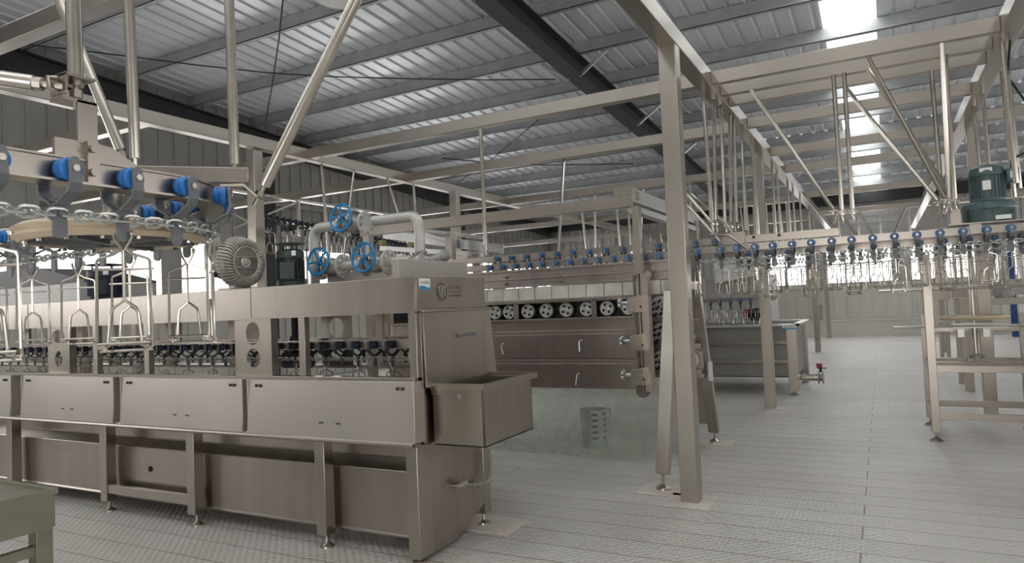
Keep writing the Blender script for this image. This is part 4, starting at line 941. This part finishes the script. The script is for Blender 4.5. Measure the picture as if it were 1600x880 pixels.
for i in range(13):
    copy_thing(TS, (x, CYR+.4, ZR-.05), -pi/2, 'trolley on the lower middle rail between the long parallel rails', 'trolleys on the middle rail')
    if i % 2: copy_thing(SS, (x, CYR+.4, ZR-.05+HOOK), random.uniform(-.6, .6), 'wire shackle on the lower middle rail between the long parallel rails', 'shackles on the middle rail')
    x += P0*1.2
# gear motor on its plate
gx, gy = aty(1543, 300, 7.25).x, 7.25; kk = 7.25/9.4
gm = thing('gear_motor', 'teal upright gear motor with rating plate standing over the long rail', 'motor', (gx, gy, 2.13))
mb = MB(); mb.box(gx-.32, gx+.42, gy-.2, gy+.2, 2.125, 2.14); mb.box(gx-.17, gx-.08, gy-.2, gy-.1, 2.04, 2.125); mb.box(gx+.25, gx+.33, gy-.2, gy-.1, 2.04, 2.125); mb.box(gx-.30, gx-.22, gy-.17, gy-.07, 2.14, 2.27); mb.box(gx+.34, gx+.44, gy-.17, gy-.07, 2.14, 2.27); obj('mounting_plate', mb, 'steel', gm, .003)
c = V((gx, gy, 2.14))
mb = MB(); mb.lathe([(.195, 0), (.20, .012), (.20, .095), (.205, .105), (.205, .125), (.19, .165), (.125, .19)], c, Z_, 32); obj('gearbox', mb, 'green', gm)
mb = MB(); mb.box(c.x-.06, c.x+.06, c.y-.235, c.y-.17, c.z+.105, c.z+.15); 
for a in (-2.4, -2.0, -1.57, -1.1, -.7): mb.cyl(c+V((.2*cos(a), .2*sin(a), .075)), c+V((.212*cos(a), .212*sin(a), .075)), .012, 6)
obj('gearbox_lug', mb, 'green', gm, .006)
mb = MB(); mb.lathe([(.135, .175), (.135, .20), (.122, .205), (.122, .40), (.132, .405), (.134, .43), (.12, .475), (.09, .495), (.01, .50)], c, Z_, 32)
for i in range(26): a = 2*pi*i/26; mb.beam(c+V((.124*cos(a), .124*sin(a), .21)), c+V((.124*cos(a), .124*sin(a), .40)), .005, .02, V((cos(a), sin(a), 0)))
obj('motor_body', mb, 'green', gm)
mb = MB(); mb.box(c.x+.13, c.x+.22, c.y-.10, c.y+.02, c.z+.33, c.z+.45); tbx = obj('terminal_box', mb, 'green', gm, .01)
mb = MB(); mb.box(c.x+.155, c.x+.205, c.y-.104, c.y-.10, c.z+.36, c.z+.42); obj('warning_label', mb, 'white', tbx)
mb = MB(); mb.box(c.x+.173, c.x+.187, c.y-.106, c.y-.104, c.z+.375, c.z+.39); obj('label_dot', mb, 'red', tbx)
mb = MB(); d = V((-.1, -1, 0)).normalized(); e = V((1, -.1, 0)); 
for (u0, u1, w0, w1, rr) in ((-.035, .025, .275, .355, .137), (-.05, .04, .43, .465, .128)):
    mb.hexa([c+d*rr+e*u0+Z_*w0, c+d*rr+e*u1+Z_*w0, c+d*(rr-.02)+e*u1+Z_*w0, c+d*(rr-.02)+e*u0+Z_*w0], [c+d*rr+e*u0+Z_*w1, c+d*rr+e*u1+Z_*w1, c+d*(rr-.02)+e*u1+Z_*w1, c+d*(rr-.02)+e*u0+Z_*w1])
pl = mb; mb = MB(); mb.v = pl.v[:8]; mb.f = pl.f[:6]; mb.mi = pl.mi[:6]; obj('rating_plate', mb, 'white', gm); mb = MB(); mb.add(pl.v[8:], [[i-8 for i in q] for q in pl.f[6:]]); obj('cowl_label', mb, 'white', gm)
mb = MB(); mb.box(c.x+.02, c.x+.13, c.y-.208, c.y-.199, c.z+.01, c.z+.045); obj('gearbox_label', mb, 'white', gm)
mb = MB(); mb.tube([c+V((.17, -.04, .45)), c+V((.18, -.02, .52)), c+V((.25, .0, .56)), c+V((.33, 0, .60)), c+V((.36, 0, .9)), (1.06, 7.3, 3.4), (1.05, 7.0, 3.62)], .009, 8); obj('power_cable', mb, 'cable', gm)

# ================================================================== WHEEL STAND ON THE FLOOR
ws = thing('wheel_stand', 'upright stainless floor stand carrying a horizontal tan-rimmed wheel', 'stand', (.85, 9.2, 0))
sx0, sx1, sy0, sy1 = .42, 1.36, 8.48, 9.45; ztop = 1.95
for lx, ly in ((sx0, sy0), (sx1, sy0), (sx0, sy1), (sx1, sy1)):
    mb = MB(); mb.box(lx-.04, lx+.04, ly-.04, ly+.04, .09, ztop if ly == sy0 and lx == sx0 else 1.28); lg = obj('leg', mb, 'steel', ws, .004)
    mb = MB(); mb.lathe([(.07, 0), (.07, .01), (.02, .04), (.012, .05), (.012, .1)], (lx, ly, 0), Z_, 16); obj('levelling_foot', mb, 'steel', lg)
for zz in (.75, .26):
    for (p, q) in (((sx0, sy0), (sx1, sy0)), ((sx0, sy1), (sx1, sy1)), ((sx0, sy0), (sx0, sy1)), ((sx1, sy0), (sx1, sy1))):
        dz = .0 if (p[1] != sy1 or zz < .5) else -.0
        mb = MB(); mb.beam((*p, zz), (*q, zz), .06, .07); obj('cross_bar', mb, 'steel', ws, .003)
mb = MB(); mb.beam((sx0, sy1, 1.12), (sx1, sy1, 1.12), .06, .07); obj('cross_bar', mb, 'steel', ws, .003)
wc = V((.86, 8.98, 1.26))
mb = MB(); mb.beam((sx0, wc.y, .75), (sx1, wc.y, .75), .09, .06); obj('cross_bar', mb, 'steel', ws, .003)
mb = MB(); mb.cyl((wc.x, wc.y, .80), (wc.x, wc.y, 1.95), .028, 16); obj('shaft', mb, 'tube', ws)
mb = MB(); mb.box(wc.x-.09, wc.x+.09, wc.y-.05, wc.y+.05, .78, .82); mb.lathe([(.06, 0), (.06, .05), (.04, .06)], (wc.x, wc.y, .81), Z_, 18)
for s in (-1, 1): mb.cyl((wc.x+s*.07, wc.y-.03, .82), (wc.x+s*.07, wc.y-.03, .85), .012, 6)
obj('bearing', mb, 'castgrey', ws)
mb = MB(); mb.lathe([(.28, -.022), (.305, -.02), (.318, 0), (.305, .02), (.28, .022)], wc, Z_, 56, True); wr = obj('wheel_rim', mb, 'tan', ws)
mb = MB(); mb.lathe([(.05, -.012), (.285, -.008), (.285, .008), (.05, .014)], wc, Z_, 40); obj('wheel_disc', mb, 'sheet', ws)
mb = MB()
for s in (-.13, .10): mb.box(wc.x+s-.03, wc.x+s+.03, wc.y-.06, wc.y+.04, 1.05, 1.14)
mb.beam((wc.x-.2, wc.y, 1.17), (wc.x+.3, wc.y, 1.17), .08, .05); obj('collar_block', mb, 'aluw', ws)
mb = MB(); mb.tube([(sx0-.33, 8.5, 1.19), (sx1, 8.5, 1.19)], .012, 8); mb.tube([(sx1-.2, 8.4, 1.19), (sx1+.3, 8.3, 1.15)], .012, 8); mb.tube([(sx0-.45, 8.6, 1.585), (sx1+.4, 8.5, 1.575)], .014, 8); obj('guide_rod', mb, 'tube', ws)
# a second wheel stand behind it with a curved guard
w2 = thing('wheel_stand', 'second wheel stand with a grey curved guard standing behind the tan-rimmed wheel', 'stand', (1.6, 13, 0))
for lx, ly in ((1.1, 12.6), (2.15, 12.6), (1.1, 13.6), (2.15, 13.6)):
    mb = MB(); mb.box(lx-.06, lx+.06, ly-.06, ly+.06, 0, 1.42); obj('leg', mb, 'steel', w2, .004)
for zz in (1.35, .95): mb = MB(); mb.beam((1.1, 12.6, zz), (2.15, 12.6, zz), .08, .1); obj('cross_bar', mb, 'steel', w2, .003)
mb = MB(); mb.prism([(1.62+.33*cos(a), 12.75, 1.44+.26*max(0, sin(a))) for a in [pi*i/14 for i in range(15)]], (0, .5, 0)); obj('curved_guard', mb, 'housing', w2)
mb = MB(); mb.lathe([(.12, 0), (.13, .02), (.06, .05)], (1.62, 12.7, 1.44), (0, -1, 0), 20); mb.cyl((1.62, 12.6, 1.40), (1.62, 12.6, 2.1), .03, 12); obj('hub', mb, 'castgrey', w2)
for px, yy in ((1472, 16.), (1500, 17.)):
    cx = aty(px, 470, yy).x; mb = MB(); mb.cyl((cx-.06, yy, 0.01), (cx-.06, yy, 2.6), .03, 10); mb.cyl((cx+.06, yy, 0.01), (cx+.06, yy, 2.6), .03, 10); mb.box(cx-.14, cx+.14, yy-.06, yy+.06, 1.35, 1.58); mb.box(cx-.14, cx+.14, yy-.06, yy+.06, .9, 1.03); mb.box(cx-.15, cx+.15, yy-.1, yy+.1, 0, .03)
    o = obj('chain_tensioner', mb, 'steel', None, .003); tag(o, 'twin-rod chain tensioner standing far behind the wheel stand%s' % (' beside its first leg' if px == 1472 else ', next to the thick post'), 'tensioner')
mb = MB(); mb.cyl((3.72, 25.5, 0), (3.72, 25.5, 3.5), .12, 16); o = obj('down_pipe', mb, 'lampw'); tag(o, 'white upright pipe beside the blue post by the far windows', 'pipe')
mb = MB(); mb.box(3.42, 3.58, 25.7, 25.85, 0, 3.5); o = obj('blue_post', mb, 'bluepost', None, .01); tag(o, 'blue painted post at the far wall near the picture edge', 'post')
for x in (-2.0, 1.35):
    mb = MB(); mb.cyl((x, 27.6, .56), (x, 27.6, 1.15), .06, 12); mb.cyl((x-.15, 27.6, 1.05), (x, 27.6, 1.05), .04, 10); o = obj('stub_pipe', mb, 'castgrey'); tag(o, 'short stub pipe on the pale ledge of the far wall, %s' % ('by the tank' if x < 0 else 'by the wheel stand'), 'pipe')

# ================================================================== CHILLING TANK
ct = thing('cooling_tank', 'stainless box tank on square legs with ledge rails and small label', 'tank', (-2.2, 12.5, 0))
ax0, ax1, ay0, ay1 = -3.1, -1.22, 11.75, 13.5; zr = 1.13
mb = MB(); mb.box(ax0+.05, ax1-.05, ay0+.05, ay0+.07, .28, zr-.04); mb.box(ax0+.05, ax1-.05, ay1-.07, ay1-.05, .28, zr-.04); mb.box(ax0+.05, ax0+.07, ay0+.05, ay1-.05, .28, zr-.04); mb.box(ax1-.07, ax1-.05, ay0+.05, ay1-.05, .28, zr-.04); mb.box(ax0+.05, ax1-.05, ay0+.05, ay1-.05, .27, .29); obj('tank_body', mb, 'tankpanel', ct)
mb = MB(); mb.box(ax0-.05, ax1+.05, ay0-.05, ay0+.06, zr-.04, zr); mb.box(ax0-.05, ax1+.05, ay1-.06, ay1+.05, zr-.04, zr); mb.box(ax0-.05, ax0+.06, ay0-.05, ay1+.05, zr-.04, zr); mb.box(ax1-.06, ax1+.05, ay0-.05, ay1+.05, zr-.04, zr); obj('rim', mb, 'aluw', ct, .004)
for lx, ly in ((ax0+.06, ay0+.02), (ax1-.08, ay0+.02), (ax0+.06, ay1-.02), (ax1-.08, ay1-.02)):
    mb = MB(); mb.box(lx-.07, lx+.07, ly-.07, ly+.07, .06, zr-.04); lg = obj('leg', mb, 'steel', ct, .004)
    mb = MB(); mb.lathe([(.07, 0), (.07, .01), (.02, .03), (.014, .04), (.014, .08)], (lx, ly, 0), Z_, 14); obj('levelling_foot', mb, 'castgrey', lg)
for zz in (.83, .53): mb = MB(); mb.box(ax0+.1, ax1-.12, ay0-.01, ay0+.05, zz-.025, zz+.025); obj('ledge_rail', mb, 'steel', ct, .003)
mb = MB(); mb.box(ax1-.20, ax1+.0, ay0-.054, ay0-.05, zr-.09, zr-.005); lb = obj('maker_label', mb, 'white', ct); lb['label'] = 'white label with blue lower band'
mb = MB(); mb.box(ax1-.20, ax1+.0, ay0-.056, ay0-.054, zr-.09, zr-.068); obj('wave_print', mb, 'cyan', lb)
mb = MB()
for i in range(4):
    for a, b2, c, d in G[i]: xx = ax1-.175+.045*i; mb.box(xx+.022*min(a, c)-.002, xx+.022*max(a, c)+.002, ay0-.056, ay0-.054, zr-.058+.026*min(b2, d)-.002, zr-.058+.026*max(b2, d)+.002)
obj('character_print', mb, 'ink', lb)
v0 = V((ax1-.05, 12.3, .22))
mb = MB(); mb.cyl(v0, v0+X_*.30, .055, 18); mb.lathe([(.06, 0), (.075, .0), (.075, .02), (.06, .02)], v0+X_*.06, X_, 18); obj('drain_pipe', mb, 'tube', ct)
mb = MB(); mb.lathe([(.06, 0), (.10, .0), (.10, .02), (.055, .025), (.055, .055), (.10, .06), (.10, .08), (.06, .08)], v0+X_*.28, X_, 20)
dv = obj('butterfly_valve', mb, 'castgrey', ct)
mb = MB(); q = v0+X_*.32; mb.cyl(q+Z_*.09, q+Z_*.17, .02, 10); mb.box(q.x-.04, q.x+.09, q.y-.015, q.y+.015, q.z+.145, q.z+.16); obj('valve_stem', mb, 'black', dv)
mb = MB(); mb.box(q.x-.06, q.x+.03, q.y-.03, q.y+.03, q.z+.16, q.z+.23); obj('valve_grip', mb, 'red', dv, .01)
# low rail and shackles dipping at the tank
yy = 12.5; zz = 1.53
o = obj('conveyor_track', track_mb([(-3.3, yy, zz), (-1.6, yy, zz)], .09, .02, .09), 'darksheet'); tag(o, 'low dark rail with blue rollers above the cooling tank', 'conveyor track')
for i in range(9):
    x = -3.2+.17*i
    copy_thing(TS, (x, yy, zz), -pi/2, 'blue-wheeled trolley on the low rail above the cooling tank', 'trolleys over the cooling tank')
    copy_thing(SS, (x, yy, zz+HOOK+.02), random.uniform(-.5, .5), 'wire shackle hanging low over the cooling tank', 'shackles over the cooling tank')
t = thing('tank_pump', 'black pump with red cap seated on the cooling tank rear rim', 'pump', (-2.12, 13.5, zr))
mb = MB(); mb.lathe([(.09, -.2), (.10, -.16), (.10, .16), (.07, .2)], (-2.02, 13.5, zr+.13), X_, 20); mb.box(-2.17, -1.87, 13.42, 13.58, zr, zr+.05); obj('body', mb, 'black', t)
mb = MB(); mb.box(-2.30, -2.20, 13.42, 13.54, zr+.08, zr+.22); obj('cap', mb, 'red', t, .02)
# machine block seen through the shackles behind the tank
t = thing('scraper_cabinet', 'pale ribbed cabinet with folded white cover beyond the cooling tank', 'cabinet', (-2.9, 16, 0))
mb = MB(); mb.box(-4.3, -2.1, 15.6, 16.8, .1, 2.05); 
for i in range(9): mb.box(-4.25+.25*i, -4.18+.25*i, 15.57, 15.6, .9, 2.0)
obj('body', mb, 'siding', t)
mb = MB(); mb.prism([(-3.2, 15.4, 1.9), (-2.35, 15.4, 2.02), (-2.35, 15.4, 2.45), (-3.2, 15.4, 2.34)], (0, .15, 0)); obj('white_cover', mb, 'lampw', t)
for lx in (-4.3, -2.2):
    for ly in (15.6, 16.7): mb = MB(); mb.box(lx, lx+.1, ly, ly+.1, 0, .1); obj('leg', mb, 'steel', t)

# ================================================================== SLOPING TRANSFER CONVEYOR BEHIND THE STEAM PIPE
tc = thing('transfer_conveyor', 'pale sloping transfer conveyor with yellow rollers behind the steam pipe', 'conveyor', (-5.5, 6.6, 0))
y0c = 8.0
A0, A1 = aty(600, 366, y0c), aty(756, 386, y0c)
for dy in (0, .55):
    mb = MB(); mb.beam(A0+V((0, dy, 0)), A1+V((0, dy, 0)), .04, .13); obj('side_beam', mb, 'aluw', tc, .004)
B0, B1 = aty(595, 388, y0c), aty(755, 398, y0c)
mb = MB(); mb.beam(B0, B1, .05, .07); obj('lower_beam', mb, 'aluw', tc, .004)
C0, C1 = aty(650, 362, y0c-.1), aty(705, 378, y0c-.1); mb = MB(); mb.beam(C0, C1, .03, .05); mb.beam(aty(640, 358, y0c+.5), aty(757, 372, y0c+.5), .05, .06); mb.box(C1.x-.06, C1.x+.06, y0c-.15, y0c-.05, C1.z-.09, C1.z+.05); obj('tension_arm', mb, 'aluw', tc, .004)
for px, py in ((592, 371), (637, 374), (712, 375), (740, 382)):
    c = aty(px, py, y0c); mb = MB(); mb.cyl(c+Y_*.03+V((0, 0, -.075)), c+Y_*.13+V((0, 0, -.07)), .038, 18); obj('roller', mb, 'yellow', tc)
for px in (626, 745, 690):
    c = aty(px, 400, y0c)
    for dy in (0, .53): mb = MB(); mb.box(c.x-.06, c.x+.06, y0c-.03+dy, y0c+.05+dy, 0, c.z+.03); obj('leg', mb, 'steel', tc, .003)
# ================================================================== RECEDING CONVEYOR BY THE SIDE WALL
XS = -9.0; 
Pa, Pb = atx(395, 334, XS), atx(655, 388, XS)
o = obj('conveyor_track', track_mb([Pa, Pb], .09, .02, .09), 'darksheet'); tag(o, 'dark receding rail with small shackles along the side wall windows', 'conveyor track')
for i in range(34):
    p = Pa.lerp(Pb, (i+.5)/34)
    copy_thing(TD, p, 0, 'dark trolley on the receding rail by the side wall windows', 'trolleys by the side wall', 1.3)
    if i % 2 == 0: copy_thing(SS, p+V((0, 0, HOOK*1.3)), pi/2+random.uniform(-.3, .3)-.8, 'pale wire shackle on the receding rail by the side wall windows', 'shackles by the side wall', 1.4)
mb = MB(); mb.beam((XS, 6.6, 3.63), (XS, 6.6, 3.05), .05, .05); mb.beam((XS, 9, 3.63), (XS, 9, 3.0), .05, .05); mb.beam((XS, 12.3, 3.63), (XS, 12.3, 2.93), .05, .05); mb.beam((XS, 6.6, 3.6), (XS, 8.3, 3.0), .03, .03); mb.beam((XS, 9.0, 3.6), (XS, 7.6, 3.02), .03, .03)
mb.box(XS-.03, XS+.03, 6.3, 12.4, 3.60, 3.64); obj('hanger_rod', mb, 'tube', fr)

# ================================================================== UNDER THE ROOF
cb0 = [(-12.6, 6.2, 5.95), (-10.6, 8.2, 5.6), (-8, 9.6, 5.5), (-5.3, 11.6, 5.42), (-4.8, 12.0, 5.42)]
def roofpix(px, py, dz): 
    v = ray(px, py); tt = (7.0-dz-H)/(v.z+.063*v.y); return E0+v*tt
mb = MB(); pts = [roofpix(px, py, .55) for px, py in ((20, 67), (100, 76), (200, 88), (310, 102), (420, 114), (520, 120), (640, 123), (760, 125), (868, 124))]; mb.tube(pts, .011, 6); o = obj('roof_cable', mb, 'cable'); tag(o, 'thin black cable sagging across the whole bay under the roof', 'cable')
mb = MB(); mb.tube([roofpix(px, py, .4) for px, py in ((690, 247), (760, 254), (850, 258), (990, 256))], .014, 6); o = obj('roof_cable', mb, 'cable'); tag(o, 'short black cable under the far roof near the rafter', 'cable')
for pts, lab in ((((442, 0), (436, 60), (425, 135), (415, 190)), 'thin brace rod hanging across the blue-lit roof bay'), (((842, 187), (765, 252), (715, 285)), 'thin brace rod crossing beneath the two long beams')):
    mb = MB(); mb.tube([roofpix(px, py, .3) for px, py in pts], .012, 6); o = obj('brace_rod', mb, 'cable'); tag(o, lab, 'rod')
lc = roofpix(530, -3, .75); lp = thing('high_bay_lamp', 'white round high bay lamp at the top picture edge', 'lamp', lc)
mb = MB(); mb.lathe([(.30, -.02), (.31, 0), (.30, .01), (.22, .12), (.10, .2), (.06, .32)], lc, Z_, 32); obj('lamp_shade', mb, 'lampw', lp)
mb = MB(); mb.cyl(lc+Z_*.3, V((lc.x, lc.y, roofz(lc.y)-.05)), .015, 8); obj('stem', mb, 'cable', lp)

for o in PROTOS:
    for ch in list(o.children): bpy.data.objects.remove(ch)
    bpy.data.objects.remove(o)

# ================================================================== LIGHT
w = bpy.data.worlds.new('daylight'); SC.world = w; w.use_nodes = True
bg = w.node_tree.nodes['Background']; bg.inputs['Color'].default_value = (1.0, .965, .93, 1); bg.inputs['Strength'].default_value = 4.2
def portal(name, loc, rot, sx, sy):
    l = bpy.data.lights.new(name, 'AREA'); l.shape = 'RECTANGLE'; l.size = sx; l.size_y = sy; l.cycles.is_portal = True
    o = bpy.data.objects.new(name, l); COL.objects.link(o); o.location = loc; o.rotation_euler = rot
portal('portal_back', ((XL+XR)/2, YB+.2, (WZ0+WZ1)/2), (-pi/2, 0, 0), XR-XL, WZ1-WZ0)
portal('portal_left', (XL-.2, (YF+YB)/2, (LZ0+LZ1)/2), (0, -pi/2, 0), LZ1-LZ0, YB-YF)
portal('portal_right', (XR+.25, (YF+YB)/2, 2.95), (0, pi/2, 0), .9, YB-YF)
portal('portal_front', (-.5, YF-.2, 1.3), (pi/2, 0, 0), 3.4, 2.6)
portal('portal_skylight', ((SK0+SK1)/2, (YF+YB)/2, roofz((YF+YB)/2)+.2), (-math.atan(.063), 0, 0), SK1-SK0, YB-YF)

for x0, x1 in ADDED_STRIPS: portal('portal_roof', ((x0+x1)/2, (YF+NB)/2, roofz((YF+NB)/2)+.2), (-math.atan(.063), 0, 0), x1-x0, NB-YF)
cam = bpy.data.cameras.new('camera'); co = bpy.data.objects.new('camera', cam); COL.objects.link(co)
R = Matrix(((CX.x, -CX.y, -CX.z), (CY.x, -CY.y, -CY.z), (CZ.x, -CZ.y, -CZ.z)))
co.matrix_world = Matrix.Translation(E0) @ R.to_4x4()
cam.sensor_width = 36; cam.sensor_fit = 'HORIZONTAL'; cam.lens = FPX/1600*36; cam.clip_start = .05; cam.clip_end = 200
SC.camera = co
SC.view_settings.view_transform = 'Standard'; SC.view_settings.look = 'None'; SC.view_settings.gamma = 1; SC.view_settings.use_curve_mapping = False
SC.view_settings.exposure = 0.43
SC.cycles.use_denoising = True; SC.cycles.max_bounces = 8; SC.cycles.transparent_max_bounces = 12
